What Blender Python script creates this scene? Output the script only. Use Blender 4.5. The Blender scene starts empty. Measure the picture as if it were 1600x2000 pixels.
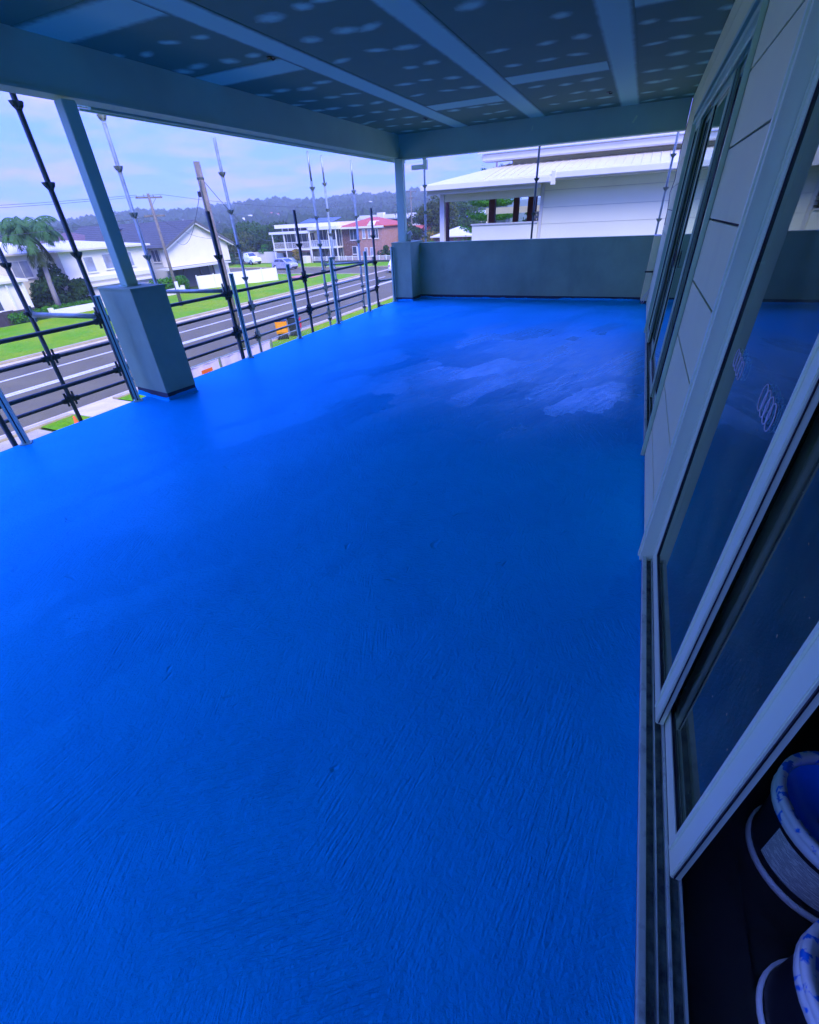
import bpy, math, random
import numpy as np
from mathutils import Vector, Matrix

# ------------------------------------------------------------------ camera, sky, sun, exposure
scene = bpy.context.scene
COL = scene.collection
cam_d = bpy.data.cameras.new('camera'); cam = bpy.data.objects.new('camera', cam_d); COL.objects.link(cam)
cam_d.sensor_fit = 'VERTICAL'; cam_d.sensor_height = 36.0; cam_d.lens = 15.57
cam_d.clip_start = 0.02; cam_d.clip_end = 3000
_R = np.array([[0.913958, 0.189327, -0.358937], [0.403323, -0.521538, 0.751884], [-0.044848, -0.831958, -0.553024]])
_r, _u, _b = _R[:, 0], -_R[:, 1], -_R[:, 2]
cam.matrix_world = Matrix(((_r[0], _u[0], _b[0], 0.0), (_r[1], _u[1], _b[1], 0.0), (_r[2], _u[2], _b[2], 1.60), (0, 0, 0, 1)))
scene.camera = cam

SUN_AZ = math.radians(127)      # direction towards the sun, measured from +Y, negative = towards -X
SUN_EL = math.radians(42)
SKY_STRENGTH = 0.10
SUN_STRENGTH = 1.15
EXPOSURE = 1.9

world = bpy.data.worlds.new('World'); scene.world = world; world.use_nodes = True
wn, wl = world.node_tree.nodes, world.node_tree.links
wn.clear()
w_out = wn.new('ShaderNodeOutputWorld'); w_bg = wn.new('ShaderNodeBackground')
w_sky = wn.new('ShaderNodeTexSky'); w_sky.sky_type = 'NISHITA'; w_sky.sun_disc = False
w_sky.sun_elevation = SUN_EL; w_sky.sun_rotation = SUN_AZ
w_sky.air_density = 1.0; w_sky.dust_density = 0.6; w_sky.ozone_density = 2.0
w_tc = wn.new('ShaderNodeTexCoord'); w_sep = wn.new('ShaderNodeSeparateXYZ')
wl.new(w_tc.outputs['Generated'], w_sep.inputs[0])
def wmath(op, a, b=None):
    n = wn.new('ShaderNodeMath'); n.operation = op
    for i, v in enumerate((a, b)):
        if v is None: continue
        if isinstance(v, (int, float)): n.inputs[i].default_value = v
        else: wl.new(v, n.inputs[i])
    return n.outputs[0]
w_den = wmath('ADD', wmath('MAXIMUM', w_sep.outputs['Z'], 0.0), 0.14)
w_cmb = wn.new('ShaderNodeCombineXYZ')
wl.new(wmath('DIVIDE', w_sep.outputs['X'], w_den), w_cmb.inputs[0]); wl.new(wmath('DIVIDE', w_sep.outputs['Y'], w_den), w_cmb.inputs[1])
w_n = wn.new('ShaderNodeTexNoise'); w_n.inputs['Scale'].default_value = 1.7; w_n.inputs['Detail'].default_value = 6; w_n.inputs['Roughness'].default_value = 0.55
wl.new(w_cmb.outputs[0], w_n.inputs['Vector'])
w_ramp = wn.new('ShaderNodeValToRGB'); w_ramp.color_ramp.elements[0].position = 0.44; w_ramp.color_ramp.elements[1].position = 0.64
w_ramp.color_ramp.elements[0].color = (0.12, 0.12, 0.12, 1); w_ramp.color_ramp.elements[1].color = (1, 1, 1, 1)
wl.new(w_n.outputs['Fac'], w_ramp.inputs[0])
w_base = wn.new('ShaderNodeMixRGB'); w_base.blend_type = 'MIX'; w_base.inputs[0].default_value = 0.92
w_base.inputs[2].default_value = (0.42, 1.25, 9.4, 1)       # thin high veil over the clear sky
wl.new(w_sky.outputs[0], w_base.inputs[1])
w_mix = wn.new('ShaderNodeMixRGB'); w_mix.inputs[2].default_value = (1.78, 1.82, 9.0, 1)
wl.new(w_ramp.outputs[0], w_mix.inputs[0]); wl.new(w_base.outputs[0], w_mix.inputs[1])
# overcast skies grow brighter towards the zenith
w_lum = wmath('ADD', 0.85, wmath('MULTIPLY', wmath('MAXIMUM', w_sep.outputs['Z'], 0.0), 1.1))
w_zen = wn.new('ShaderNodeVectorMath'); w_zen.operation = 'SCALE'
wl.new(w_mix.outputs[0], w_zen.inputs[0]); wl.new(w_lum, w_zen.inputs['Scale'])
wl.new(w_zen.outputs[0], w_bg.inputs['Color']); w_bg.inputs['Strength'].default_value = SKY_STRENGTH
wl.new(w_bg.outputs[0], w_out.inputs[0])

sun_d = bpy.data.lights.new('sun', 'SUN'); sun = bpy.data.objects.new('sun', sun_d); COL.objects.link(sun)
sun_d.energy = SUN_STRENGTH; sun_d.angle = math.radians(30); sun_d.color = (1.0, 0.94, 0.80)
_sv = Vector((math.sin(SUN_AZ) * math.cos(SUN_EL), math.cos(SUN_AZ) * math.cos(SUN_EL), math.sin(SUN_EL)))
sun.rotation_euler = _sv.to_track_quat('Z', 'Y').to_euler()

vs = scene.view_settings
vs.view_transform = 'Standard'; vs.look = 'None'; vs.gamma = 1.0; vs.use_curve_mapping = False; vs.exposure = EXPOSURE
scene.render.engine = 'CYCLES'
cy = scene.cycles
cy.use_denoising = True
cy.use_adaptive_sampling = True; cy.adaptive_threshold = 0.02; cy.adaptive_min_samples = 12
cy.max_bounces = 7; cy.diffuse_bounces = 4; cy.glossy_bounces = 3; cy.transmission_bounces = 6; cy.transparent_max_bounces = 16; cy.volume_bounces = 0
cy.caustics_reflective = False; cy.caustics_refractive = False
cy.sample_clamp_indirect = 6.0

# ------------------------------------------------------------------ helpers
PI = math.pi
def rnd(seed): return random.Random(seed)

class MB:
    """collects shapes into one mesh"""
    def __init__(s): s.v = []; s.f = []
    def add(s, vs_, fs_):
        o = len(s.v); s.v += [tuple(v) for v in vs_]; s.f += [tuple(i + o for i in f) for f in fs_]; return s
    def box(s, x0, x1, y0, y1, z0, z1):
        return s.add([(x0, y0, z0), (x1, y0, z0), (x1, y1, z0), (x0, y1, z0), (x0, y0, z1), (x1, y0, z1), (x1, y1, z1), (x0, y1, z1)],
                     [(3, 2, 1, 0), (4, 5, 6, 7), (0, 1, 5, 4), (1, 2, 6, 5), (2, 3, 7, 6), (3, 0, 4, 7)])
    def cbox(s, c, d, M=None):
        x, y, z = d[0] / 2, d[1] / 2, d[2] / 2
        vv = [Vector(p) for p in ((-x, -y, -z), (x, -y, -z), (x, y, -z), (-x, y, -z), (-x, -y, z), (x, -y, z), (x, y, z), (-x, y, z))]
        if M is not None: vv = [M @ p for p in vv]
        return s.add([p + Vector(c) for p in vv], [(3, 2, 1, 0), (4, 5, 6, 7), (0, 1, 5, 4), (1, 2, 6, 5), (2, 3, 7, 6), (3, 0, 4, 7)])
    def bar(s, a, b, w, h, up=(0, 0, 1)):
        a, b = Vector(a), Vector(b); d = (b - a); L = d.length; d.normalize()
        u = Vector(up); x = d.cross(u)
        if x.length < 1e-4: x = Vector((1, 0, 0))
        x.normalize(); z = x.cross(d)
        M = Matrix((x, d, z)).transposed()
        return s.cbox((a + b) / 2, (w, L, h), M)
    def tube(s, pts, r, n=10, cap=True):
        pts = [Vector(p) for p in pts]; rs = r if isinstance(r, (list, tuple)) else [r] * len(pts)
        vv, ff = [], []
        prev = None
        for i, p in enumerate(pts):
            d = (pts[min(i + 1, len(pts) - 1)] - pts[max(i - 1, 0)]).normalized()
            if prev is None:
                x = d.cross(Vector((0, 0, 1)))
                if x.length < 1e-3: x = d.cross(Vector((0, 1, 0)))
            else: x = prev - d * prev.dot(d)
            x.normalize(); prev = x; y = d.cross(x)
            for k in range(n):
                a = 2 * PI * k / n; vv.append(p + (x * math.cos(a) + y * math.sin(a)) * rs[i])
        for i in range(len(pts) - 1):
            for k in range(n): ff.append((i * n + k, i * n + (k + 1) % n, (i + 1) * n + (k + 1) % n, (i + 1) * n + k))
        if cap: ff.append(tuple(range(n - 1, -1, -1))); ff.append(tuple((len(pts) - 1) * n + k for k in range(n)))
        return s.add(vv, ff)
    def lathe(s, prof, c=(0, 0, 0), n=32, closed=False):
        vv, ff = [], []
        for (r, z) in prof:
            for k in range(n):
                a = 2 * PI * k / n; vv.append((c[0] + r * math.cos(a), c[1] + r * math.sin(a), c[2] + z))
        m = len(prof)
        for i in range(m - 1 + (1 if closed else 0)):
            j = (i + 1) % m
            for k in range(n): ff.append((i * n + k, i * n + (k + 1) % n, j * n + (k + 1) % n, j * n + k))
        return s.add(vv, ff)
    def prism(s, poly, axis, a0, a1):
        """poly: 2D outline; axis 'x': poly is (y,z); 'y': (x,z); 'z': (x,y)"""
        n = len(poly)
        def P(p, t): return {'x': (t, p[0], p[1]), 'y': (p[0], t, p[1]), 'z': (p[0], p[1], t)}[axis]
        vv = [P(p, a0) for p in poly] + [P(p, a1) for p in poly]
        ff = [tuple(range(n - 1, -1, -1)), tuple(range(n, 2 * n))] + [(i, (i + 1) % n, (i + 1) % n + n, i + n) for i in range(n)]
        return s.add(vv, ff)
    def build(s, name, mat, parent=None, smooth=False, bevel=0.0, loc=None):
        me = bpy.data.meshes.new(name); me.from_pydata(s.v, [], s.f); me.update()
        o = bpy.data.objects.new(name, me); COL.objects.link(o)
        if mat is not None: me.materials.append(mat)
        if smooth: me.shade_smooth()
        import bmesh as _b
        bm = _b.new(); bm.from_mesh(me); _b.ops.recalc_face_normals(bm, faces=bm.faces)
        if bevel > 0:
            _b.ops.bevel(bm, geom=list(bm.edges), offset=bevel, segments=2, affect='EDGES', clamp_overlap=True)
        bm.to_mesh(me); bm.free()
        if parent is not None: o.parent = parent
        if loc is not None: o.location = loc
        return o

def raw(name, v, f, mat, parent=None, smooth=False):
    me = bpy.data.meshes.new(name); me.from_pydata(v, [], f); me.update(); me.materials.append(mat)
    if smooth: me.shade_smooth()
    o = bpy.data.objects.new(name, me); COL.objects.link(o)
    if parent is not None: o.parent = parent
    return o
def tag(o, label=None, cat=None, group=None, kind=None):
    if label: o['label'] = label
    if cat: o['category'] = cat
    if group: o['group'] = group
    if kind: o['kind'] = kind
    return o
def empty(name, loc=(0, 0, 0), rz=0.0):
    o = bpy.data.objects.new(name, None); COL.objects.link(o); o.location = loc; o.rotation_euler = (0, 0, rz); o.empty_display_size = 0.1
    return o
def thing(name, label, cat, loc=(0, 0, 0), rz=0.0, group=None): return tag(empty(name, loc, rz), label, cat, group)
def struct(o): o['kind'] = 'structure'; return o
def copy_tree(o, parent=None):
    c = o.copy(); COL.objects.link(c); c.parent = parent
    for ch in list(o.children): copy_tree(ch, c)
    return c
def inst(src, name, parent, loc, rz=0, sc=(1, 1, 1)):
    o = bpy.data.objects.new(name, src.data if hasattr(src, 'data') else src); COL.objects.link(o)
    o.parent = parent; o.location = loc; o.rotation_euler = (0, 0, rz); o.scale = sc
    return o

# ------------------------------------------------------------------ materials
class NT:
    def __init__(s, name):
        s.m = bpy.data.materials.new(name); s.m.use_nodes = True
        s.n = s.m.node_tree.nodes; s.l = s.m.node_tree.links; s.n.clear()
        s.out = s.n.new('ShaderNodeOutputMaterial'); s.p = s.n.new('ShaderNodeBsdfPrincipled'); s.l.new(s.p.outputs[0], s.out.inputs[0])
        s.geo = s.n.new('ShaderNodeNewGeometry'); s.pos = s.geo.outputs['Position']; s.tc = s.n.new('ShaderNodeTexCoord')
    def set(s, **k):
        for a, v in k.items():
            i = s.p.inputs[a.replace('_', ' ')]
            if hasattr(v, 'is_output'): s.l.new(v, i)
            elif isinstance(v, tuple) and len(v) == 3: i.default_value = (*v, 1)
            else: i.default_value = v
    def link(s, v, i):
        if hasattr(v, 'is_output'): s.l.new(v, i)
        elif isinstance(v, tuple) and len(v) == 3 and i.type == 'RGBA': i.default_value = (*v, 1)
        else: i.default_value = v
    def map(s, vec, scale=(1, 1, 1), rot=(0, 0, 0), loc=(0, 0, 0)):
        m = s.n.new('ShaderNodeMapping'); s.l.new(vec, m.inputs[0]); m.inputs['Scale'].default_value = scale; m.inputs['Rotation'].default_value = rot; m.inputs['Location'].default_value = loc
        return m.outputs[0]
    def noise(s, vec, scale=5, detail=4, rough=0.5, dist=0.0):
        n = s.n.new('ShaderNodeTexNoise'); s.l.new(vec, n.inputs['Vector']); n.inputs['Scale'].default_value = scale
        n.inputs['Detail'].default_value = detail; n.inputs['Roughness'].default_value = rough; n.inputs['Distortion'].default_value = dist
        return n.outputs['Fac']
    def voro(s, vec, scale=5, feat='F1', metric='EUCLIDEAN', out='Color'):
        n = s.n.new('ShaderNodeTexVoronoi'); n.feature = feat; n.distance = metric; s.l.new(vec, n.inputs['Vector']); n.inputs['Scale'].default_value = scale
        return n.outputs[out]
    def math(s, op, a, b=0.0, clamp=False):
        n = s.n.new('ShaderNodeMath'); n.operation = op; n.use_clamp = clamp; s.link(a, n.inputs[0]); s.link(b, n.inputs[1]); return n.outputs[0]
    def ramp(s, fac, a, b, ca=(0, 0, 0), cb=(1, 1, 1)):
        n = s.n.new('ShaderNodeValToRGB'); e = n.color_ramp.elements; e[0].position = a; e[1].position = b; e[0].color = (*ca, 1); e[1].color = (*cb, 1)
        s.l.new(fac, n.inputs[0]); return n.outputs[0]
    def mix(s, fac, a, b, mode='MIX'):
        n = s.n.new('ShaderNodeMixRGB'); n.blend_type = mode; s.link(fac, n.inputs[0]); s.link(a, n.inputs[1]); s.link(b, n.inputs[2]); return n.outputs[0]
    def bump(s, h, strength=0.3, dist=0.01, normal=None):
        n = s.n.new('ShaderNodeBump'); n.inputs['Strength'].default_value = strength; n.inputs['Distance'].default_value = dist; s.l.new(h, n.inputs['Height'])
        if normal is not None: s.l.new(normal, n.inputs['Normal'])
        return n.outputs[0]
    def sep(s, v, k):
        n = s.n.new('ShaderNodeSeparateXYZ'); s.l.new(v, n.inputs[0]); return n.outputs[k]

def pm(name, col, rough=0.6, var=0.12, scale=3.0, bump=0.0, bscale=60, metal=0.0, spec=0.5, col2=None, dirt=0.0, dscale=9, bdist=0.004):
    t = NT(name)
    c2 = col2 or tuple(min(1, c * (1 + var)) for c in col); c1 = tuple(c * (1 - var) for c in col) if col2 is None else col
    f = t.noise(t.pos, scale, 5, 0.6)
    c = t.mix(t.ramp(f, 0.32, 0.68), c1, c2)
    if dirt > 0:
        d = t.ramp(t.noise(t.map(t.pos, (1, 1, 0.35)), dscale, 6, 0.65), 0.55, 0.75)
        c = t.mix(t.math('MULTIPLY', d, dirt), c, tuple(x * 0.35 for x in col))
    t.set(Base_Color=c, Metallic=metal, Specular_IOR_Level=spec)
    t.set(Roughness=t.math('ADD', t.math('MULTIPLY', f, 0.2), rough - 0.1))
    if bump > 0: t.set(Normal=t.bump(t.noise(t.pos, bscale, 4, 0.6), bump, bdist))
    return t.m

M = {}
# paints and metals of the balcony (a cool blue-grey scheme)
M['beam'] = pm('beam_paint', (0.37, 0.62, 0.42), 0.55, 0.05, 2.0, 0.05, 90)
M['render'] = pm('cement_render', (0.36, 0.52, 0.29), 0.75, 0.13, 1.6, 0.35, 120, dirt=0.28, dscale=1.8)
M['render_raw'] = pm('raw_cement_strip', (0.055, 0.065, 0.075), 0.85, 0.2, 6, 0.4, 90)
M['post'] = pm('post_paint', (0.44, 0.70, 0.48), 0.42, 0.05, 2, 0.03, 60)
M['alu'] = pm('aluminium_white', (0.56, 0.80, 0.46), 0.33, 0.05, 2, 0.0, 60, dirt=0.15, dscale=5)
M['alu_skylit'] = pm('aluminium_skylit', (0.84, 0.99, 0.60), 0.36, 0.04, 2, 0.0, 60, dirt=0.10, dscale=7)  # paler copy of the frame metal, skylight put into its colour
M['alu_track'] = pm('aluminium_track', (0.60, 0.72, 0.52), 0.4, 0.10, 8, 0.1, 80, dirt=0.85, dscale=14)
M['track_dirt'] = pm('dirty_channel', (0.05, 0.065, 0.075), 0.8, 0.3, 22, 0.4, 60, col2=(0.24, 0.30, 0.22))
M['gasket'] = pm('black_gasket', (0.012, 0.012, 0.016), 0.5, 0.1)
M['clad'] = pm('fibre_cement_board', (0.92, 0.94, 0.46), 0.62, 0.05, 1.3, 0.08, 160, dirt=0.08, dscale=3)
M['groove'] = pm('wall_backing', (0.04, 0.045, 0.05), 0.9)
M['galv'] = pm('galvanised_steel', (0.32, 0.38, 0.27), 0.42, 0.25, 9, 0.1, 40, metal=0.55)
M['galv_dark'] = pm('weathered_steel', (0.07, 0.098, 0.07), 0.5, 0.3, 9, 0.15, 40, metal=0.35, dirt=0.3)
M['black'] = pm('black_plastic', (0.012, 0.012, 0.014), 0.45, 0.1)
M['cable'] = pm('white_cable', (0.6, 0.64, 0.68), 0.45, 0.05)
# ceiling
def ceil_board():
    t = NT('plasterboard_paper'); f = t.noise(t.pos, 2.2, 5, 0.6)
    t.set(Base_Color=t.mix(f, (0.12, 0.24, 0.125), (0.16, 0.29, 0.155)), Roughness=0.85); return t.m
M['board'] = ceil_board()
def compound(name, axis):
    t = NT(name); g = t.tc.outputs['Generated']
    x = t.math('ABSOLUTE', t.math('SUBTRACT', t.sep(g, 0), 0.5)); y = t.math('ABSOLUTE', t.math('SUBTRACT', t.sep(g, 1), 0.5))
    if axis == 'r': d = t.math('SQRT', t.math('ADD', t.math('MULTIPLY', x, x), t.math('MULTIPLY', y, y)))
    else: d = x if axis == 'x' else y
    n = t.noise(t.pos, 16, 4, 0.6)
    d = t.math('ADD', d, t.math('MULTIPLY', t.math('SUBTRACT', n, 0.5), 0.12 if axis != 'r' else 0.32))
    f = t.ramp(d, 0.34 if axis != 'r' else 0.12, 0.47)
    t.set(Base_Color=t.mix(f, (0.44, 0.76, 0.50), (0.14, 0.27, 0.145)), Roughness=0.8); return t.m
M['comp_x'] = compound('joint_compound_long', 'x'); M['comp_y'] = compound('joint_compound_cross', 'y'); M['comp_r'] = compound('joint_compound_patch', 'r')

def floor_mat():
    t = NT('blue_membrane'); p = t.pos
    # trowel and brush strokes whose direction changes from patch to patch
    def strokes(ang, across, along, seed):
        v = t.map(t.map(p, (1, 1, 1), (0, 0, ang)), (across, along, 1), (0, 0, 0), (seed, seed * 2.3, 0))
        n = t.noise(v, 1.0, 2, 0.55, 0.4)
        return t.math('POWER', t.math('SUBTRACT', 1.0, t.math('MULTIPLY', t.math('ABSOLUTE', t.math('SUBTRACT', n, 0.5)), 3.6), True), 2.4)
    s1 = strokes(math.radians(-24), 60, 5.5, 1.0); s2 = strokes(math.radians(52), 78, 6.5, 5.0); s3 = strokes(math.radians(8), 52, 5.0, 9.0)
    nz = t.n.new('ShaderNodeTexNoise'); nz.inputs['Scale'].default_value = 2.6; nz.inputs['Detail'].default_value = 2; t.l.new(p, nz.inputs['Vector'])
    sc = t.n.new('ShaderNodeVectorMath'); sc.operation = 'SCALE'; sc.inputs['Scale'].default_value = 0.75; t.l.new(nz.outputs['Color'], sc.inputs[0])
    cellv = t.n.new('ShaderNodeVectorMath'); cellv.operation = 'ADD'; t.l.new(p, cellv.inputs[0]); t.l.new(sc.outputs[0], cellv.inputs[1])
    f1 = t.ramp(t.noise(p, 1.5, 2, 0.6), 0.44, 0.56); f2 = t.ramp(t.noise(t.map(p, (1, 1, 1), (0, 0, 0), (7.3, 2.1, 0)), 1.2, 2, 0.6), 0.46, 0.58)
    st = t.mix(f2, t.mix(f1, s1, s2), s3)
    fine = t.noise(p, 62, 4, 0.7); lump = t.noise(p, 5, 4, 0.62)
    pit = t.math('MULTIPLY', t.ramp(t.voro(t.map(cellv.outputs[0], (1, 1.5, 0)), 3.2, out='Distance'), 0.02, 0.13, (1, 1, 1), (0, 0, 0)), t.ramp(t.noise(p, 2.1, 1, 0.5), 0.48, 0.58))
    gouge = t.ramp(t.noise(t.map(t.map(p, (1, 1, 1), (0, 0, math.radians(30))), (7, 3, 1)), 1.0, 3, 0.6, 0.8), 0.70, 0.76)
    amp = t.ramp(t.noise(p, 1.7, 2, 0.5), 0.35, 0.68, (0.10, 0.10, 0.10), (0.60, 0.60, 0.60))
    h = t.math('MULTIPLY', st, amp)
    h = t.math('ADD', h, t.math('MULTIPLY', fine, 1.15)); h = t.math('ADD', h, t.math('MULTIPLY', lump, 2.4))
    h = t.math('SUBTRACT', h, t.math('MULTIPLY', gouge, 1.6)); h = t.math('SUBTRACT', h, t.math('MULTIPLY', pit, 2.0))
    # overlapping roller laps: roughly rectangular patches with more or less sheen
    sc2 = t.n.new('ShaderNodeVectorMath'); sc2.operation = 'SCALE'; sc2.inputs['Scale'].default_value = 0.16
    nz2 = t.n.new('ShaderNodeTexNoise'); nz2.inputs['Scale'].default_value = 14; nz2.inputs['Detail'].default_value = 3; t.l.new(p, nz2.inputs['Vector']); t.l.new(nz2.outputs['Color'], sc2.inputs[0])
    rag = t.n.new('ShaderNodeVectorMath'); rag.operation = 'ADD'; t.l.new(p, rag.inputs[0]); t.l.new(sc2.outputs[0], rag.inputs[1])
    lapv = t.map(t.map(rag.outputs[0], (1, 1, 0), (0, 0, math.radians(24))), (2.6, 0.95, 1))
    lapc = t.voro(lapv, 1.0, 'F1', 'CHEBYCHEV'); lapf = t.sep(lapc, 0)
    streak = t.noise(t.map(t.map(p, (1, 1, 1), (0, 0, math.radians(24))), (26, 2.4, 1)), 1.0, 4, 0.7)
    grain = t.noise(p, 38, 3, 0.7)
    # a freshly rolled, still wet area towards the far end by the house wall
    x, y = t.sep(rag.outputs[0], 0), t.sep(rag.outputs[0], 1)
    dx = t.math('DIVIDE', t.math('ABSOLUTE', t.math('ADD', x, 0.55)), 1.85); dy = t.math('DIVIDE', t.math('ABSOLUTE', t.math('SUBTRACT', y, 5.9)), 2.4)
    d = t.math('ADD', t.math('MULTIPLY', t.math('MAXIMUM', dx, dy), 0.6), t.math('MULTIPLY', t.math('ADD', dx, dy), 0.25)); d = t.math('ADD', d, t.math('MULTIPLY', t.math('SUBTRACT', lapf, 0.5), 0.20))
    wet = t.ramp(d, 0.38, 1.10, (1, 1, 1), (0, 0, 0))
    wet = t.math('MULTIPLY', wet, t.ramp(streak, 0.30, 0.60, (0.40, 0.40, 0.40), (1, 1, 1))); wet = t.math('MULTIPLY', wet, t.ramp(grain, 0.28, 0.50, (0.45, 0.45, 0.45), (1, 1, 1)))
    col = t.mix(t.noise(p, 0.9, 3, 0.6), (0.0004, 0.49, 0.88), (0.0004, 0.57, 0.96))
    col = t.mix(t.math('MULTIPLY', lapf, 0.28), col, (0.0004, 0.38, 0.76))
    col = t.mix(t.math('MULTIPLY', t.ramp(t.noise(p, 2.6, 5, 0.7), 0.5, 0.72), 0.22), col, (0.0004, 0.34, 0.72))
    nrm = t.bump(h, 1.0, 0.0062)
    t.set(Base_Color=col, Roughness=0.6, Specular_IOR_Level=0.0, Normal=nrm)
    # clear top coat with a slight blue tint
    gl = t.n.new('ShaderNodeBsdfGlossy'); t.l.new(t.mix(wet, (0.10, 0.62, 1.0), (0.50, 0.92, 1.0)), gl.inputs['Color'])
    t.l.new(t.math('SUBTRACT', t.math('ADD', 0.34, t.math('MULTIPLY', lapf, 0.16)), t.math('MULTIPLY', wet, 0.16)), gl.inputs['Roughness']); t.l.new(t.bump(t.math('ADD', t.math('ADD', t.math('MULTIPLY', grain, 0.7), t.math('MULTIPLY', streak, 0.8)), t.math('MULTIPLY', lump, 1.2)), 0.7, 0.003), gl.inputs['Normal'])
    fr = t.n.new('ShaderNodeFresnel'); t.l.new(t.math('ADD', 1.40, t.math('MULTIPLY', wet, 1.6)), fr.inputs['IOR'])
    mx = t.n.new('ShaderNodeMixShader'); t.l.new(fr.outputs[0], mx.inputs[0]); t.l.new(t.p.outputs[0], mx.inputs[1]); t.l.new(gl.outputs[0], mx.inputs[2]); t.l.new(mx.outputs[0], t.out.inputs[0])
    return t.m
M['floor'] = floor_mat()

def glass_mat():
    t = NT('dust_and_sheen_glass'); t.n.remove(t.p)
    tr = t.n.new('ShaderNodeBsdfTransparent'); tr.inputs[0].default_value = (0.62, 0.90, 0.76, 1)
    gl = t.n.new('ShaderNodeBsdfGlossy'); gl.inputs['Roughness'].default_value = 0.02; gl.inputs[0].default_value = (0.85, 1.0, 0.9, 1)
    df = t.n.new('ShaderNodeBsdfDiffuse'); df.inputs[0].default_value = (0.62, 0.88, 0.45, 1)  # dust film whose pale colour also stands in for soft reflections
    smear = t.math('MULTIPLY', t.ramp(t.noise(t.map(t.pos, (1, 2.2, 0.7)), 2.6, 5, 0.65, 0.5), 0.3, 0.75), 0.13)
    speck = t.math('MULTIPLY', t.ramp(t.noise(t.pos, 75, 2, 0.5), 0.72, 0.76), 0.35)
    m0 = t.n.new('ShaderNodeMixShader'); t.l.new(t.math('ADD', t.math('ADD', smear, speck), 0.02), m0.inputs[0]); t.l.new(tr.outputs[0], m0.inputs[1]); t.l.new(df.outputs[0], m0.inputs[2])
    fr = t.n.new('ShaderNodeFresnel'); fr.inputs[0].default_value = 1.5
    mx = t.n.new('ShaderNodeMixShader'); t.l.new(fr.outputs[0], mx.inputs[0]); t.l.new(m0.outputs[0], mx.inputs[1]); t.l.new(gl.outputs[0], mx.inputs[2]); t.l.new(mx.outputs[0], t.out.inputs[0])
    return t.m
M['glass'] = glass_mat()
M['pane'] = pm('dark_pane', (0.05, 0.07, 0.09), 0.08, 0.4, 0.6, spec=0.6)
M['pane_pale'] = pm('curtained_pane', (0.30, 0.33, 0.36), 0.12, 0.3, 0.8, spec=0.6)
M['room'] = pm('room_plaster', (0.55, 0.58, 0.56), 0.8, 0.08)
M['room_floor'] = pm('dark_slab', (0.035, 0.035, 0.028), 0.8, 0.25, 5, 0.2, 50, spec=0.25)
M['bucket_black'] = pm('black_bucket_plastic', (0.012, 0.014, 0.016), 0.4, 0.2)
M['bucket_white'] = pm('white_bucket_plastic', (0.80, 0.84, 0.70), 0.4, 0.06)
def splatter():
    t = NT('paint_splattered_rim'); f = t.ramp(t.noise(t.map(t.pos, (1, 1, 0.45)), 30, 3, 0.55, 0.3), 0.53, 0.57)
    t.set(Base_Color=t.mix(f, (0.80, 0.85, 0.72), (0.005, 0.22, 0.72)), Roughness=0.35); return t.m
M['splat'] = splatter()
def labelmat():
    t = NT('printed_label'); g = t.tc.outputs['Generated']
    rows = t.n.new('ShaderNodeTexWave'); rows.bands_direction = 'Z'; rows.inputs['Scale'].default_value = 9; t.l.new(g, rows.inputs['Vector'])
    brk = t.noise(t.map(t.pos, (1, 1, 6)), 45, 3, 0.7)
    f = t.math('MULTIPLY', t.ramp(rows.outputs['Fac'], 0.5, 0.6), t.ramp(brk, 0.42, 0.5))
    t.set(Base_Color=t.mix(f, (0.72, 0.76, 0.62), (0.10, 0.11, 0.1)), Roughness=0.5); return t.m
M['label'] = labelmat()
M['wet_paint'] = pm('wet_blue_paint', (0.002, 0.26, 0.85), 0.12, 0.1)
# street
M['asphalt'] = pm('asphalt', (0.105, 0.09, 0.022), 0.85, 0.22, 0.5, 0.3, 30, col2=(0.145, 0.125, 0.034))
M['line'] = pm('road_line_paint', (0.58, 0.55, 0.42), 0.7, 0.15, 3)
M['concrete'] = pm('pale_concrete', (0.58, 0.48, 0.28), 0.85, 0.12, 1.5, 0.2, 20)
M['kerb'] = pm('kerb_concrete', (0.40, 0.34, 0.16), 0.85, 0.15, 1.5)
def grass(name, a, b, c):
    t = NT(name); n1 = t.noise(t.pos, 0.35, 5, 0.6); n2 = t.noise(t.pos, 6, 6, 0.75)
    col = t.mix(t.ramp(n1, 0.38, 0.62), a, b); col = t.mix(t.ramp(n2, 0.45, 0.75), col, c)
    dry = t.ramp(t.noise(t.map(t.pos, (1, 0.6, 1)), 0.9, 6, 0.7), 0.55, 0.72); col = t.mix(t.math('MULTIPLY', dry, 0.55), col, (b[0] * 1.25, b[1] * 0.85, b[2] * 3))
    t.set(Base_Color=col, Roughness=0.9, Specular_IOR_Level=0.1, Normal=t.bump(n2, 0.8, 0.08)); return t.m
M['grass'] = grass('verge_grass', (0.12, 0.34, 0.004), (0.24, 0.36, 0.006), (0.08, 0.22, 0.005))
M['ground'] = grass('open_ground', (0.05, 0.10, 0.02), (0.08, 0.12, 0.03), (0.03, 0.06, 0.015))
M['white_wall'] = pm('white_render', (0.78, 0.73, 0.52), 0.8, 0.04, 0.8, dirt=0.06, dscale=0.8)
M['neighbour_white'] = pm('weatherboard_white', (0.96, 0.95, 0.66), 0.7, 0.03, 0.8, dirt=0.05, dscale=0.7)
M['grey_wall'] = pm('pale_grey_render', (0.55, 0.56, 0.46), 0.8, 0.05, 0.8)
M['white_trim'] = pm('white_trim', (0.74, 0.73, 0.62), 0.5, 0.03)
M['pale_roof'] = pm('pale_metal_roof', (0.62, 0.58, 0.44), 0.45, 0.05, 1)
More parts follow.
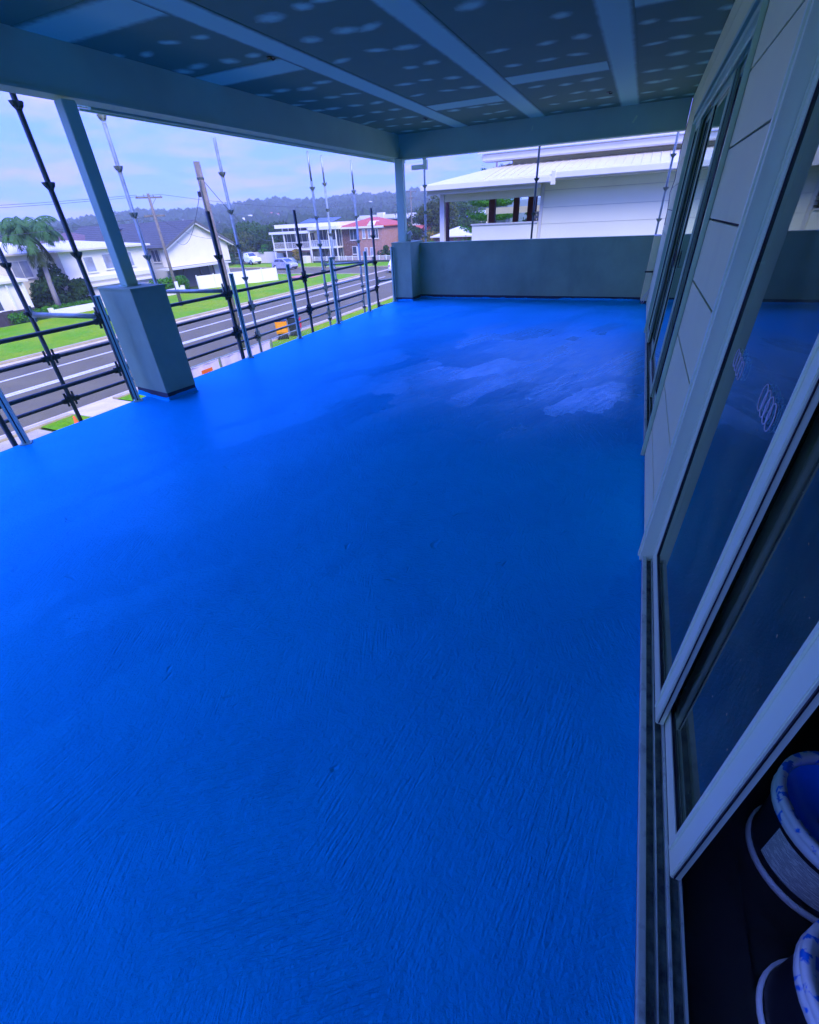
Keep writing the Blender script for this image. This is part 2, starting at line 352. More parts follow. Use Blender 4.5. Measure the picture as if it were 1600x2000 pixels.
def tile_mat(name, a, b):
    t = NT(name); n = t.noise(t.pos, 5, 4, 0.7)
    w = t.n.new('ShaderNodeTexWave'); w.bands_direction = 'Z'; w.inputs['Scale'].default_value = 1.6; t.l.new(t.pos, w.inputs['Vector'])
    t.set(Base_Color=t.mix(t.ramp(n, 0.35, 0.65), a, b), Roughness=0.75, Normal=t.bump(w.outputs['Fac'], 0.6, 0.05)); return t.m
M['tile_dark'] = tile_mat('dark_roof_tiles', (0.024, 0.032, 0.02), (0.075, 0.08, 0.05))
M['tile_brown'] = tile_mat('brown_roof_tiles', (0.085, 0.05, 0.034), (0.15, 0.095, 0.07))
M['tile_red'] = tile_mat('red_roof_tiles', (0.38, 0.06, 0.02), (0.50, 0.10, 0.04))
M['roof_grey'] = pm('grey_sheet_roof', (0.11, 0.115, 0.095), 0.6, 0.1, 1)
def brick_mat(name, a, b):
    t = NT(name); n = t.n.new('ShaderNodeTexBrick'); n.inputs['Scale'].default_value = 3.2
    v = t.n.new('ShaderNodeCombineXYZ'); t.l.new(t.math('ADD', t.sep(t.pos, 0), t.sep(t.pos, 1)), v.inputs[0]); t.l.new(t.sep(t.pos, 2), v.inputs[1]); t.l.new(v.outputs[0], n.inputs['Vector'])
    n.inputs['Color1'].default_value = (*a, 1); n.inputs['Color2'].default_value = (*b, 1); n.inputs['Mortar'].default_value = (0.30, 0.25, 0.24, 1)
    t.set(Base_Color=t.mix(t.ramp(t.noise(t.pos, 3, 3), 0.4, 0.7), n.outputs[0], a), Roughness=0.85); return t.m
M['brick'] = brick_mat('brown_brick', (0.12, 0.05, 0.028), (0.24, 0.12, 0.07))
M['brick_pale'] = brick_mat('pink_brick', (0.36, 0.17, 0.10), (0.48, 0.26, 0.16))
M['brick_orange'] = pm('orange_brick', (0.48, 0.19, 0.09), 0.85, 0.12, 2)
M['timber_brown'] = pm('stained_timber', (0.115, 0.032, 0.022), 0.6, 0.2, 8)
M['timber_pole'] = pm('weathered_timber', (0.165, 0.15, 0.11), 0.85, 0.25, 5, 0.3, 30)
M['dark_fence'] = pm('dark_timber', (0.05, 0.04, 0.038), 0.8, 0.25, 4)
M['cream'] = pm('cream_paint', (0.45, 0.42, 0.20), 0.6, 0.05)
M['blue_roof'] = pm('blue_sheet_roof', (0.10, 0.25, 0.62), 0.5, 0.1)
M['solar'] = pm('solar_panel', (0.035, 0.045, 0.075), 0.15, 0.2)
M['wire'] = pm('wire', (0.05, 0.055, 0.065), 0.6, 0.1)
M['car_white'] = pm('white_car_paint', (0.78, 0.80, 0.82), 0.25, 0.02)
M['car_silver'] = pm('silver_car_paint', (0.46, 0.48, 0.56), 0.28, 0.03, metal=0.3)
M['tyre'] = pm('tyre_rubber', (0.018, 0.018, 0.02), 0.85, 0.1)
M['rim'] = pm('wheel_rim', (0.40, 0.42, 0.45), 0.35, 0.05, metal=0.6)
M['light_red'] = pm('red_lens', (0.45, 0.02, 0.02), 0.2, 0.05)
M['light_clear'] = pm('clear_lens', (0.7, 0.72, 0.75), 0.1, 0.05)
M['bin'] = pm('dark_bin_plastic', (0.02, 0.028, 0.03), 0.5, 0.15)
M['lid_yellow'] = pm('amber_lid', (0.80, 0.30, 0.01), 0.45, 0.06)
M['lid_red'] = pm('red_lid', (0.62, 0.02, 0.05), 0.45, 0.06)
M['orange'] = pm('safety_orange', (0.85, 0.16, 0.02), 0.5, 0.06)
M['sign_yellow'] = pm('sign_amber', (0.90, 0.42, 0.06), 0.45, 0.05)
M['sign_red'] = pm('sign_red_print', (0.62, 0.04, 0.02), 0.5, 0.05)
M['mesh_cloth'] = pm('white_shade_cloth', (0.70, 0.62, 0.68), 0.85, 0.05, 6, 0.3, 60)
def foliage(name, a, b, c, scale=2.4):
    t = NT(name); t.n.remove(t.p)
    n1 = t.noise(t.pos, scale * 0.35, 3, 0.6); n2 = t.noise(t.pos, scale * 3, 3, 0.6)
    col = t.mix(t.ramp(n1, 0.35, 0.65), a, b); col = t.mix(t.ramp(n2, 0.5, 0.75), col, c)
    d = t.n.new('ShaderNodeBsdfDiffuse'); tr = t.n.new('ShaderNodeBsdfTranslucent'); mx = t.n.new('ShaderNodeMixShader'); mx.inputs[0].default_value = 0.3
    t.l.new(col, d.inputs[0]); t.l.new(col, tr.inputs[0]); t.l.new(d.outputs[0], mx.inputs[1]); t.l.new(tr.outputs[0], mx.inputs[2]); t.l.new(mx.outputs[0], t.out.inputs[0])
    return t.m
M['leaf_dark'] = foliage('dark_leaves', (0.02, 0.055, 0.018), (0.04, 0.095, 0.025), (0.07, 0.14, 0.04))
M['leaf_mid'] = foliage('mid_leaves', (0.03, 0.085, 0.02), (0.06, 0.14, 0.03), (0.10, 0.19, 0.05))
M['leaf_olive'] = foliage('olive_leaves', (0.055, 0.085, 0.025), (0.09, 0.125, 0.035), (0.13, 0.16, 0.06))
M['leaf_bright'] = foliage('bright_leaves', (0.04, 0.17, 0.012), (0.07, 0.26, 0.02), (0.12, 0.32, 0.04))
M['leaf_yellow'] = foliage('yellow_leaves', (0.20, 0.19, 0.03), (0.30, 0.20, 0.04), (0.12, 0.17, 0.03))
M['leaf_palm'] = foliage('palm_leaves', (0.05, 0.14, 0.045), (0.085, 0.20, 0.07), (0.13, 0.24, 0.09))
M['leaf_hill'] = foliage('hill_canopy', (0.018, 0.045, 0.016), (0.03, 0.065, 0.02), (0.055, 0.10, 0.03), 0.12)
M['bark'] = pm('bark', (0.16, 0.13, 0.11), 0.9, 0.25, 3, 0.4, 12)
M['palm_bark'] = pm('palm_bark', (0.24, 0.22, 0.20), 0.9, 0.2, 2, 0.4, 10)
M['bloom'] = pm('white_blossom', (0.72, 0.66, 0.68), 0.8, 0.05)
# ------------------------------------------------------------------ balcony structure
WX = 0.345                    # outer face of the house wall
CZ = 2.98                     # ceiling height
# slab with the blue waterproof membrane
o = MB().box(-4.93, 0.60, -2.15, 10.95, -0.22, 0.0).build('balcony_floor', M['floor'])
struct(o)
# ceiling: a lining with separate plasterboard sheets, taped joints and dabs over every screw
ceil = struct(MB().box(-4.99, 0.60, -2.15, 10.62, CZ + 0.012, CZ + 0.22).build('ceiling', M['board']))
YB = (-3.47, -2.06, -0.565)                                    # long joints
colX = [(-4.79, -3.47), (-3.47, -2.06), (-2.06, -0.565), (-0.565, 0.345)]
XB = [(-1.6, 1.2, 3.57, 5.39), (-1.0, 3.3, 8.48), (-0.2, 4.2, 7.57), (-1.3, 2.4, 5.53)]
for ci, (x0, x1) in enumerate(colX):
    ys = [-2.15] + list(XB[ci]) + [10.45]
    for a, b in zip(ys[:-1], ys[1:]):
        MB().box(x0 + 0.002, x1 - 0.002, a + 0.002, b - 0.002, CZ, CZ + 0.0125).build('plasterboard_sheet', M['board'], ceil)
    for yb in XB[ci]:
        w = 0.26
        xa = x0 + (0.0 if ci == 0 else 0.13); xb = x1 - (0.0 if ci == 3 else 0.13)
        MB().box(xa, xb, yb - w, yb + w, CZ - 0.0022, CZ + 0.001).build('cross_joint_compound', M['comp_y'], ceil)
for xb in YB:
    MB().box(xb - 0.16, xb + 0.16, -2.15, 10.45, CZ - 0.0038, CZ + 0.001).build('long_joint_compound', M['comp_x'], ceil)
_dab = MB(); _n = 14
_dv = [(math.cos(2 * PI * k / _n) * (1 + 0.1 * math.sin(3 * k)), math.sin(2 * PI * k / _n) * (1 + 0.1 * math.cos(5 * k)), 0) for k in range(_n)]
_dab.add(_dv + [(v[0] * 0.6, v[1] * 0.6, -0.002) for v in _dv], [(k, (k + 1) % _n, (k + 1) % _n + _n, k + _n) for k in range(_n)] + [tuple(range(_n, 2 * _n))])
dab_mesh = None
rg = rnd(4)
dab_x = [(-4.74, -4.45, -4.12, -3.80), (-3.10, -2.72, -2.42), (-1.63, -1.27, -0.93), (-0.27, 0.02, 0.29)]
for ci, xs_ in enumerate(dab_x):
    for k in range(-6, 10):
        y = 4.28 + 0.652 * k
        if y > 10.3 or any(abs(y - yb) < 0.30 for yb in XB[ci]): continue
        for x in xs_:
            if rg.random() < 0.06: continue
            xx, yy = x + rg.gauss(0, 0.045), y + rg.gauss(0, 0.04)
            sx, sy = rg.uniform(0.10, 0.175), rg.uniform(0.07, 0.125)
            if dab_mesh is None:
                d0 = _dab.build('compound_dab', M['comp_r'], ceil); dab_mesh = d0.data; d0.location = (xx, yy, CZ - 0.0006); d0.scale = (sx, sy, 1)
            else: inst(dab_mesh, 'compound_dab', ceil, (xx, yy, CZ - 0.0006), rg.uniform(-0.5, 0.5), (sx, sy, 1))
rf = thing('sun_blocking_roof', 'unseen flat roof over the balcony and rooms, added to block stray sun', 'roof', (0, 4, 3.22))  # unseen slab, added so no sun leaks past the ceiling
MB().box(-5.34, 6.0, -6.2, 7.3, 0, 0.12).build('roof_deck', M['beam'], rf)
# eave beams
bm_l = thing('eave_beam', 'long dark blue-grey beam under the ceiling along the street side', 'beam', (-4.89, 3.5, 2.615))
MB().box(-0.10, 0.10, -5.65, 7.12, 0.0, 0.62).build('beam_casing', M['beam'], bm_l, bevel=0.004)
MB().box(-0.107, 0.107, -5.65, 7.12, -0.006, 0.018).build('bottom_trim', M['beam'], bm_l)
gut = thing('eave_gutter', 'long ribbed metal gutter and fascia outside the street-side beam', 'gutter', (-5.0, 3.95, 2.615))
g = MB()
g.prism([(-0.012, 0.0), (-0.12, 0.004), (-0.13, 0.016), (-0.22, 0.02), (-0.23, 0.032), (-0.335, 0.04), (-0.335, 0.075), (-0.318, 0.085), (-0.318, 0.11), (-0.335, 0.12), (-0.335, 0.16), (-0.012, 0.16)], 'y', 0.0, 7.3)
g.build('gutter_channel', M['post'], gut)
MB().box(-0.055, -0.013, 0.0, 7.3, -0.022, -0.001).build('fascia_strip', M['beam'], gut)
MB().box(-0.20, -0.17, 0.0, 7.3, -0.012, 0.006).build('soffit_bead', M['alu'], gut)
bm_e = thing('end_beam', 'dark grey beam under the ceiling above the far parapet', 'beam', (-2.1, 10.55, 2.60))
MB().box(-2.72, 2.44, -0.085, 0.085, 0.0, 0.60).build('beam_casing', M['beam'], bm_e, bevel=0.004)
MB().box(-2.72, 2.44, -0.092, 0.092, -0.012, 0.010).build('bottom_trim', M['post'], bm_e)
MB().bar((-0.05, -0.0862, 0.20), (-0.038, -0.0862, 0.27), 0.014, 0.002, (0, 1, 0)).build('paint_mark', M['comp_r'] if False else M['alu'], bm_e)
MB().bar((1.62, -0.0862, 0.15), (1.67, -0.0862, 0.24), 0.03, 0.002, (0, 1, 0)).build('paint_mark', M['alu'], bm_e)
# small roof pieces above the right-hand pier post
dp = thing('downpipe_elbow', 'short white downpipe elbow beside the far corner post', 'downpipe', (-4.62, 10.95, 2.48))
MB().box(-0.11, 0.20, -0.045, 0.045, -0.04, 0.04).build('pipe', M['neighbour_white'], dp, bevel=0.008)
MB().box(0.16, 0.24, -0.05, 0.05, -0.05, 0.12).build('bend', M['neighbour_white'], dp, bevel=0.008)

def upstand(parent, x0, x1, y0, y1, seed, zt=0.03, amp=0.014):
    # membrane brushed up the base of a wall with an uneven top edge
    r_ = rnd(seed); per = []
    for (a, b) in (((x0, y0), (x1, y0)), ((x1, y0), (x1, y1)), ((x1, y1), (x0, y1)), ((x0, y1), (x0, y0))):
        n = max(3, int(math.hypot(b[0] - a[0], b[1] - a[1]) / 0.035))
        per += [(a[0] + (b[0] - a[0]) * k / n, a[1] + (b[1] - a[1]) * k / n) for k in range(n)]
    v, f, h = [], [], zt; m = len(per); cx, cy = (x0 + x1) / 2, (y0 + y1) / 2
    for (x, y) in per:
        h = min(zt + amp, max(zt - amp * 0.6, h + r_.gauss(0, amp * 0.35)))
        ix, iy = x - math.copysign(0.012, x - cx), y - math.copysign(0.012, y - cy)
        v += [(x + math.copysign(0.02, x - cx), y + math.copysign(0.02, y - cy), 0.0008), (x, y, 0.014), (x, y, h), (ix, iy, h)]
    for k in range(m):
        q = (k + 1) % m
        for s_ in range(3): f.append((4 * k + s_, 4 * q + s_, 4 * q + s_ + 1, 4 * k + s_ + 1))
    return MB().add(v, f).build('membrane_upstand', M['floor'], parent)
# rendered pillar with steel post, street side
pl = thing('rendered_pillar', 'square cement-rendered pillar at the balcony edge carrying a steel post', 'pillar', (-4.78, 3.55, 0.0), math.radians(-8))
b = MB(); b.box(-0.305, 0.305, -0.19, 0.18, 0.085, 1.118); b.build('shaft', M['render'], pl, bevel=0.004)
MB().box(-0.312, 0.312, -0.197, 0.187, 1.118, 1.137).build('cap', M['render'], pl, bevel=0.003)
MB().box(-0.299, 0.299, -0.184, 0.174, 0.0, 0.085).build('raw_base_strip', M['render_raw'], pl)
upstand(pl, -0.304, 0.304, -0.189, 0.179, 1, 0.035)
sp = thing('steel_post', 'square steel post standing on the rendered pillar', 'post', (-4.80, 3.55, 1.137), math.radians(-6))
MB().box(-0.062, 0.062, -0.062, 0.062, 0.008, 1.445).build('shaft', M['post'], sp, bevel=0.006)
MB().box(-0.08, 0.08, -0.08, 0.08, 0.0, 0.008).build('base_plate', M['post'], sp)
# end parapet, corner pier and post
pp = thing('end_parapet', 'wide cement-rendered parapet wall closing the far end of the balcony', 'wall', (-2.2, 10.80, 0.0))
MB().box(-2.30, 2.43, -0.09, 0.09, 0.075, 1.10).build('wall_panel', M['render'], pp)
MB().box(-2.30, 2.43, -0.10, 0.10, 1.10, 1.122).build('coping', M['render'], pp, bevel=0.004)
MB().box(-2.30, 2.43, -0.084, 0.084, 0.0, 0.075).build('raw_base_strip', M['render_raw'], pp)
upstand(pp, -2.30, 2.43, -0.089, 0.089, 2, 0.03)
pr = thing('corner_pier', 'short rendered pier at the far street corner of the balcony', 'pillar', (-4.73, 10.52, 0.0))
MB().box(-0.23, 0.23, -0.32, 0.37, 0.075, 1.14).build('shaft', M['render'], pr, bevel=0.005)
MB().box(-0.238, 0.238, -0.328, 0.378, 1.14, 1.16).build('cap', M['render'], pr, bevel=0.003)
MB().box(-0.225, 0.225, -0.315, 0.365, 0.0, 0.075).build('raw_base_strip', M['render_raw'], pr)
upstand(pr, -0.229, 0.229, -0.319, 0.369, 3, 0.03)
cp = thing('steel_post', 'pale square steel post on the far corner pier', 'post', (-4.79, 10.45, 1.16))
MB().box(-0.085, 0.085, -0.062, 0.062, 0.008, 1.44).build('shaft', M['post'], cp, bevel=0.006)
MB().box(-0.10, 0.10, -0.08, 0.08, 0.0, 0.008).build('base_plate', M['post'], cp)
MB().tube([(0.10, 0.10, 0.0), (0.10, 0.10, 0.12), (0.16, 0.12, 0.16)], 0.05, 12).build('flashing_boot', M['white_trim'], cp, smooth=True)
wp = thing('wall_return', 'narrow rendered return where the far parapet meets the house wall', 'pillar', (0.29, 10.66, 0.0))
MB().box(-0.055, 0.055, -0.21, 0.23, 0.05, 1.115).build('shaft', M['clad'], wp, bevel=0.003)
MB().box(-0.060, 0.054, -0.215, 0.235, 1.115, 1.128).build('cap', M['white_trim'], wp)
MB().box(-0.05, 0.05, -0.205, 0.225, 0.0, 0.05).build('raw_base_strip', M['render_raw'], wp)

# ------------------------------------------------------------------ house wall with cladding
hw = thing('house_wall', 'panelled fibre-cement house wall along the right side of the balcony', 'wall', (WX, 0, 0))
core = MB()
for (ya, yb, za, zb) in ((-3.4, -1.05, 0, 3.2), (2.235, 3.52, 0, 3.2), (7.88, 10.95, 0, 3.2), (-1.05, 2.235, 2.46, 3.2), (3.52, 7.88, 2.46, 3.2)):
    core.box(0.014, 0.235, ya, yb, za, zb)
core.build('wall_backing', M['groove'], hw)
ZR = [0.012, 0.231, 0.558, 0.885, 1.20, 1.515, 1.83, 2.135, 2.45, 2.77, 2.978]
def clad(ya, yb, z0=0.0, z1=9):
    for a, b_ in zip(ZR[:-1], ZR[1:]):
        if b_ <= z0 + 0.02 or a >= z1: continue
        MB().box(0.0, 0.0138, ya, yb, max(a, z0) + 0.005, b_ - 0.005).build('cladding_board', M['clad'], hw, bevel=0.0015)
clad(2.255, 3.50); clad(7.90, 8.95); clad(8.958, 10.44); clad(3.53, 5.69, 2.46); clad(5.70, 7.87, 2.46); clad(-3.38, -1.07); clad(-1.04, 2.245, 2.47)
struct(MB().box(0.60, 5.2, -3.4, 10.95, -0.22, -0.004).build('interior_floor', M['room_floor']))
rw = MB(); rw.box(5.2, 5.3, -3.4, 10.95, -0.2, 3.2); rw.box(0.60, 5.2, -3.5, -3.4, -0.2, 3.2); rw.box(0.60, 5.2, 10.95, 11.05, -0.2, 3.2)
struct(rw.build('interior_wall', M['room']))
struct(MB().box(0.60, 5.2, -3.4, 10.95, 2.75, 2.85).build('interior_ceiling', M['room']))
struct(MB().box(0.437, 0.599, -1.05, 2.235, 0.0005, 0.0025).build('threshold_floor', M['room_floor']))
bw = thing('unseen_rear_parapet', 'unseen rendered parapet behind the viewpoint, left open above to let skylight in', 'wall', (-2.1, -2.05, 0))  # unseen rear end, shaped as an open parapet to admit skylight
MB().box(-2.8, 2.44, -0.09, 0.09, 0.0, 1.12).build('wall_panel', M['render'], bw)
re_ = thing('unseen_rear_beam', 'unseen beam over the rear opening made to let skylight in', 'beam', (-2.1, -2.05, 2.6))  # unseen, heads the rear opening that was made for skylight
MB().box(-2.6, 2.44, -0.09, 0.09, 0.0, 0.37).build('beam_casing', M['beam'], re_)

# ------------------------------------------------------------------ sliding doors
def sliding_door(root, y0, y1, zt, panels, near, bulk=0.0):
    A = M['alu_skylit'] if near else M['alu']
    X = lambda x: x - WX
    # jambs, head and sill
    for (ya, yb) in ((y1 - 0.035, y1), (y0, y0 + 0.035)):
        MB().box(X(0.325), X(0.452), ya, yb, 0.0, zt).build('jamb', A, root, bevel=0.002)
    for (ya, yb) in ((y1 + 0.001, y1 + 0.03), (y0 - 0.03, y0 - 0.001)):
        MB().box(X(0.318), X(0.344), ya, yb, 0.0, zt + 0.04).build('jamb_trim', A, root, bevel=0.002)
    MB().box(X(0.325), X(0.452), y0 + 0.036, y1 - 0.036, zt - 0.045, zt).build('head', A, root, bevel=0.002)
    MB().box(X(0.318), X(0.344), y0 - 0.03, y1 + 0.03, zt + 0.0405, zt + 0.075).build('head_trim', A, root)
    for xx in (0.352, 0.384, 0.416): MB().box(X(xx), X(xx + 0.004), y0 + 0.036, y1 - 0.036, zt - 0.075, zt - 0.0455).build('head_track', A, root)
    ya, yb = y0 + 0.036, y1 - 0.036
    MB().box(X(0.337), X(0.4455), ya, yb, 0.0006, 0.010).build('sill_base', M['track_dirt'], root)
    MB().box(X(0.336), X(0.354), ya, yb, 0.0101, 0.036).build('sill_lip', M['alu_track'], root, bevel=0.002)
    MB().box(X(0.3785), X(0.3822), ya, yb, 0.0101, 0.030).build('track_rail', M['alu_track'], root)
    MB().box(X(0.4065), X(0.4125), ya, yb, 0.0101, 0.034).build('track_rail', M['alu_track'], root)
    MB().box(X(0.4395), X(0.4445), ya, yb, 0.0101, 0.030).build('sill_inner_lip', M['alu_track'], root)
    for (px, pa, pb, sw, name) in panels:       # px: outer face, pa<pb range, stile width
        t = 0.026
        pan = root
        for (sa, sb) in ((pa, pa + sw), (pb - sw, pb)):
            s_ = MB().box(X(px), X(px + t), sa, sb, 0.038, zt - 0.05).build('stile', A, pan, bevel=0.0025)
            e = 0.012
            bead = MB(); bead.box(X(px - 0.006), X(px - 0.0005), sb - e, sb - 0.001, 0.06, zt - 0.08); bead.build('bead', M['alu_skylit'], s_)  # lighter metal stands in for light on the bead's angled face
            gk = MB()
            if sa == pa: gk.box(X(px + 0.007), X(px + 0.010), pa - 0.005, pa - 0.0003, 0.05, zt - 0.07)
            else: gk.box(X(px + 0.007), X(px + 0.010), pa + 0.0, pa + 0.001, 0.05, 0.06)
            gk.build('seal', M['gasket'], s_)
        MB().box(X(px + 0.001), X(px + t - 0.001), pa + sw, pb - sw, 0.038, 0.105).build('bottom_rail', A, pan)
        MB().box(X(px + 0.001), X(px + t - 0.001), pa + sw, pb - sw, zt - 0.115, zt - 0.05).build('top_rail', A, pan)
        gsk = MB(); gsk.box(X(px + 0.004), X(px + 0.020), pa + sw, pa + sw + 0.006, 0.105, zt - 0.115); gsk.box(X(px + 0.004), X(px + 0.020), pb - sw - 0.006, pb - sw, 0.105, zt - 0.115)
        gsk.box(X(px + 0.004), X(px + 0.020), pa + sw + 0.006, pb - sw - 0.006, 0.105, 0.111); gsk.build('gasket', M['gasket'], pan)
        MB().box(X(px + 0.010), X(px + 0.015), pa + sw + 0.0062, pb - sw - 0.0062, 0.1112, zt - 0.1152).build('pane', M['glass'], pan)

nd = thing('sliding_door', 'near white sliding glass door standing partly open beside two paint buckets', 'door', (WX, 0, 0))
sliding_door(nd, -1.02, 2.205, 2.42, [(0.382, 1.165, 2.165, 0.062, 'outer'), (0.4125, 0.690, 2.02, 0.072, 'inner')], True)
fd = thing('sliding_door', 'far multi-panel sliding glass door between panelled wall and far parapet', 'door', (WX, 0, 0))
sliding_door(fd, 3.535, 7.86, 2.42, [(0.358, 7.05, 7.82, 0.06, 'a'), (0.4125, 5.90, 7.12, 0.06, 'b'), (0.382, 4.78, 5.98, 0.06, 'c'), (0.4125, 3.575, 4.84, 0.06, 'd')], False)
hb = MB()
hb.lathe([(0.0, 0.0), (0.022, 0.0), (0.026, 0.004), (0.022, 0.008), (0.0, 0.008)], n=20)
ho = hb.build('flush_handle', M['black'], fd, smooth=True); ho.location = (0.371 - WX, 5.95, 1.12); ho.rotation_euler = (0, -PI / 2, 0); ho.scale = (3.2, 1.0, 1.0)
# chalk loops scribbled on the outer glass of the near door
def loops(y, z, n, r, dy, sq=0.5):
    mb = MB()
    for k in range(n):
        c = (y - k * dy, z - k * 0.004)
        pts = [(0.3915 - WX, c[0] + math.cos(a) * r * sq, c[1] + math.sin(a) * r) for a in np.linspace(0, 2 * PI, 19)]
        mb.tube(pts, 0.0018, 5, False)
    return mb
loops(1.93, 1.135, 4, 0.030, 0.040, 0.75).build('chalk_scribble', M['cable'], nd)
loops(1.47, 1.145, 4, 0.036, 0.040, 0.75).build('chalk_scribble', M['cable'], nd)
# ------------------------------------------------------------------ small things on the balcony
for (x, y, lab) in ((-3.67, 5.07, 'small dark light-fitting hole in the ceiling nearest the pillar'), (-3.68, 9.12, 'small dark light-fitting hole in the ceiling near the far street corner'), (-0.81, 9.11, 'small dark light-fitting hole in the ceiling near the house wall')):
    t = thing('downlight_hole', lab, 'ceiling hole', (x, y, CZ - 0.004), 0, 'light-fitting holes in the ceiling')
    MB().lathe([(0.0, -0.004), (0.036, -0.004), (0.036, 0.0), (0.0, 0.0)], n=20).build('opening', M['black'], t)
    MB().tube([(0, 0, -0.004), (0.02, 0.01, -0.02), (0.05, 0.0, -0.015)], 0.006, 6).build('wire_tail', M['black'], t)
t = thing('cable_loop', 'thin white cable loop hanging from the wall corner by the far parapet', 'cable', (0.33, 9.75, 0.22))
MB().tube([(0, 0.1, 0.12), (-0.02, 0.05, 0.08), (-0.075, 0.02, 0.0), (-0.095, 0.0, -0.09), (-0.08, 0.0, -0.125), (-0.06, 0.0, -0.09), (-0.04, 0.02, 0.0), (0.0, 0.06, 0.06)], 0.006, 6, False).build('strand', M['cable'], t, smooth=True)
t = thing('pipe_stub', 'short black pipe stub poking out of the far wall return', 'pipe', (0.30, 10.43, 0.55))
MB().tube([(-0.10, 0.0, 0.0), (0.04, 0.0, 0.0)], 0.013, 10).build('pipe', M['black'], t)
t = thing('loose_wire', 'thin dark wire dangling down the end of the panelled house wall', 'wire', (0.335, 9.9, 1.3))
MB().tube([(0, 0.2, 1.35), (-0.012, 0.1, 1.0), (0.0, 0.0, 0.62), (-0.03, -0.05, 0.45), (-0.008, 0.02, 0.25), (0, 0.0, 0.0)], 0.005, 5, False).build('strand', M['wire'], t)
t = thing('loose_wire', 'thin grey wire hanging from the near edge of the far sliding door', 'wire', (0.312, 3.50, 1.72))
MB().tube([(0, 0.0, 0.3), (-0.006, -0.012, 0.14), (-0.004, -0.03, 0.05), (-0.006, -0.02, -0.06)], 0.0035, 5, False).build('strand', M['wire'], t)

# balustrade posts along the slab edge
def bal_post():
    r = empty('balustrade_post')
    w = 0.026
    b = MB()
    b.box(-w, w, -w, -w + 0.006, 0.012, 1.08); b.box(-w, w, w - 0.006, w, 0.012, 1.08)        # end flanges
    b.box(-w, -w + 0.006, -w + 0.006, w - 0.006, 0.012, 1.08)
    b.box(w - 0.006, w, -w + 0.006, -0.006, 0.012, 1.08); b.box(w - 0.006, w, 0.006, w - 0.006, 0.012, 1.08)
    b.build('channel', M['post'], r)
    MB().box(w - 0.012, w - 0.007, -0.0058, 0.0058, 0.012, 1.075).build('slot', M['gasket'], r)
    MB().box(-w - 0.002, w + 0.002, -w - 0.002, w + 0.002, 1.0802, 1.088).build('cap', M['post'], r)
    MB().box(-0.045, 0.045, -0.045, 0.045, 0.0, 0.011).build('base_plate', M['post'], r)
    return r
bp = bal_post()
bal = [(-4.89, 2.01, 'nearest slotted aluminium balustrade post, leaning in at the left edge of the picture'),
       (-4.885, 3.215, 'slotted aluminium balustrade post standing just left of the rendered pillar'),
       (-4.885, 5.12, 'slotted aluminium balustrade post against the tall timber power pole, first right of the pillar'),
       (-4.90, 6.37, 'slotted aluminium balustrade post beside the amber bin lid'),
       (-4.885, 7.58, 'slotted aluminium balustrade post in front of the two-storey veranda house, third from the far pier'),
       (-4.90, 8.86, 'slotted aluminium balustrade post in front of the brick house, second from the far pier'),
       (-4.925, 10.13, 'slotted aluminium balustrade post touching the far corner pier')]
for i, (x, y, lab) in enumerate(bal):
    o = bp if i == 0 else copy_tree(bp)
    o.location = (x, y, 0); o.rotation_euler = (0, 0, math.radians(-38)); tag(o, lab, 'post', 'aluminium balustrade posts on the slab edge')

# buckets inside the open door
def bucket(x, y, Rb, Rt, h, lab, blue):
    t = thing('paint_bucket', lab, 'bucket', (x, y, -0.003), 0, 'paint buckets on the room floor')
    k = (Rt - 0.014 - Rb) / h
    MB().lathe([(0, 0.004), (Rb, 0.004), (Rb, 0.035), (Rb + k * (h - 0.07), h - 0.07), (Rb + k * h, h), (Rb + k * h - 0.004, h), (Rb - 0.004, 0.012), (0, 0.012)], n=40).build('body', M['bucket_black'], t, smooth=True)
    MB().lathe([(Rb + 0.001, 0.0), (Rb + 0.008, 0.002), (Rb + 0.009, 0.020), (Rb + 0.003, 0.026), (Rb + 0.001, 0.026)], n=40, closed=True).build('base_ring', M['bucket_white'], t, smooth=True)
    rr = Rb + k * h
    rim = MB().lathe([(rr + 0.001, h - 0.055), (rr + 0.012, h - 0.052), (rr + 0.012, h - 0.03), (rr + 0.007, h - 0.026), (rr + 0.014, h - 0.016), (rr + 0.014, h + 0.002), (rr + 0.004, h + 0.006), (rr - 0.006, h + 0.002), (rr - 0.008, h - 0.03), (rr + 0.001, h - 0.03)], n=40, closed=True).build('rim', M['splat'], t, smooth=True)
    MB().lathe([(0, h - 0.075), (rr - 0.012, h - 0.075), (rr - 0.006, h - 0.012), (rr - 0.004, h - 0.012), (rr - 0.005, h - 0.08), (0, h - 0.08)], n=40).build('paint', M['wet_paint'] if blue else M['splat'], t, smooth=True)
    a0, a1 = math.radians(198), math.radians(275)
    vv, ff = [], []
    n = 14
    for i in range(n + 1):
        a = a0 + (a1 - a0) * i / n
        for (z) in (0.06, h - 0.085):
            r_ = Rb + k * z + 0.0016; vv.append((r_ * math.cos(a), r_ * math.sin(a), z))
    for i in range(n): ff.append((2 * i, 2 * i + 2, 2 * i + 3, 2 * i + 1))
    raw('printed_label', vv, ff, M['label'], t, True)
    hp = [((rr + 0.012) * math.cos(a), (rr + 0.012) * math.sin(a), h - 0.04 - 0.10 * math.sin((a + math.radians(30)) / math.radians(150) * PI)) for a in np.linspace(math.radians(-30), math.radians(120), 20)]
    MB().tube(hp, 0.003, 6).build('wire_handle', M['galv_dark'], t, smooth=True)
    return t
bucket(0.785, 0.895, 0.145, 0.17, 0.29, 'black bucket with wet blue paint in its splattered rim, further inside the doorway', True)
bucket(0.745, 0.50, 0.14, 0.163, 0.30, 'black bucket with a splattered pale rim nearest the bottom corner', False)

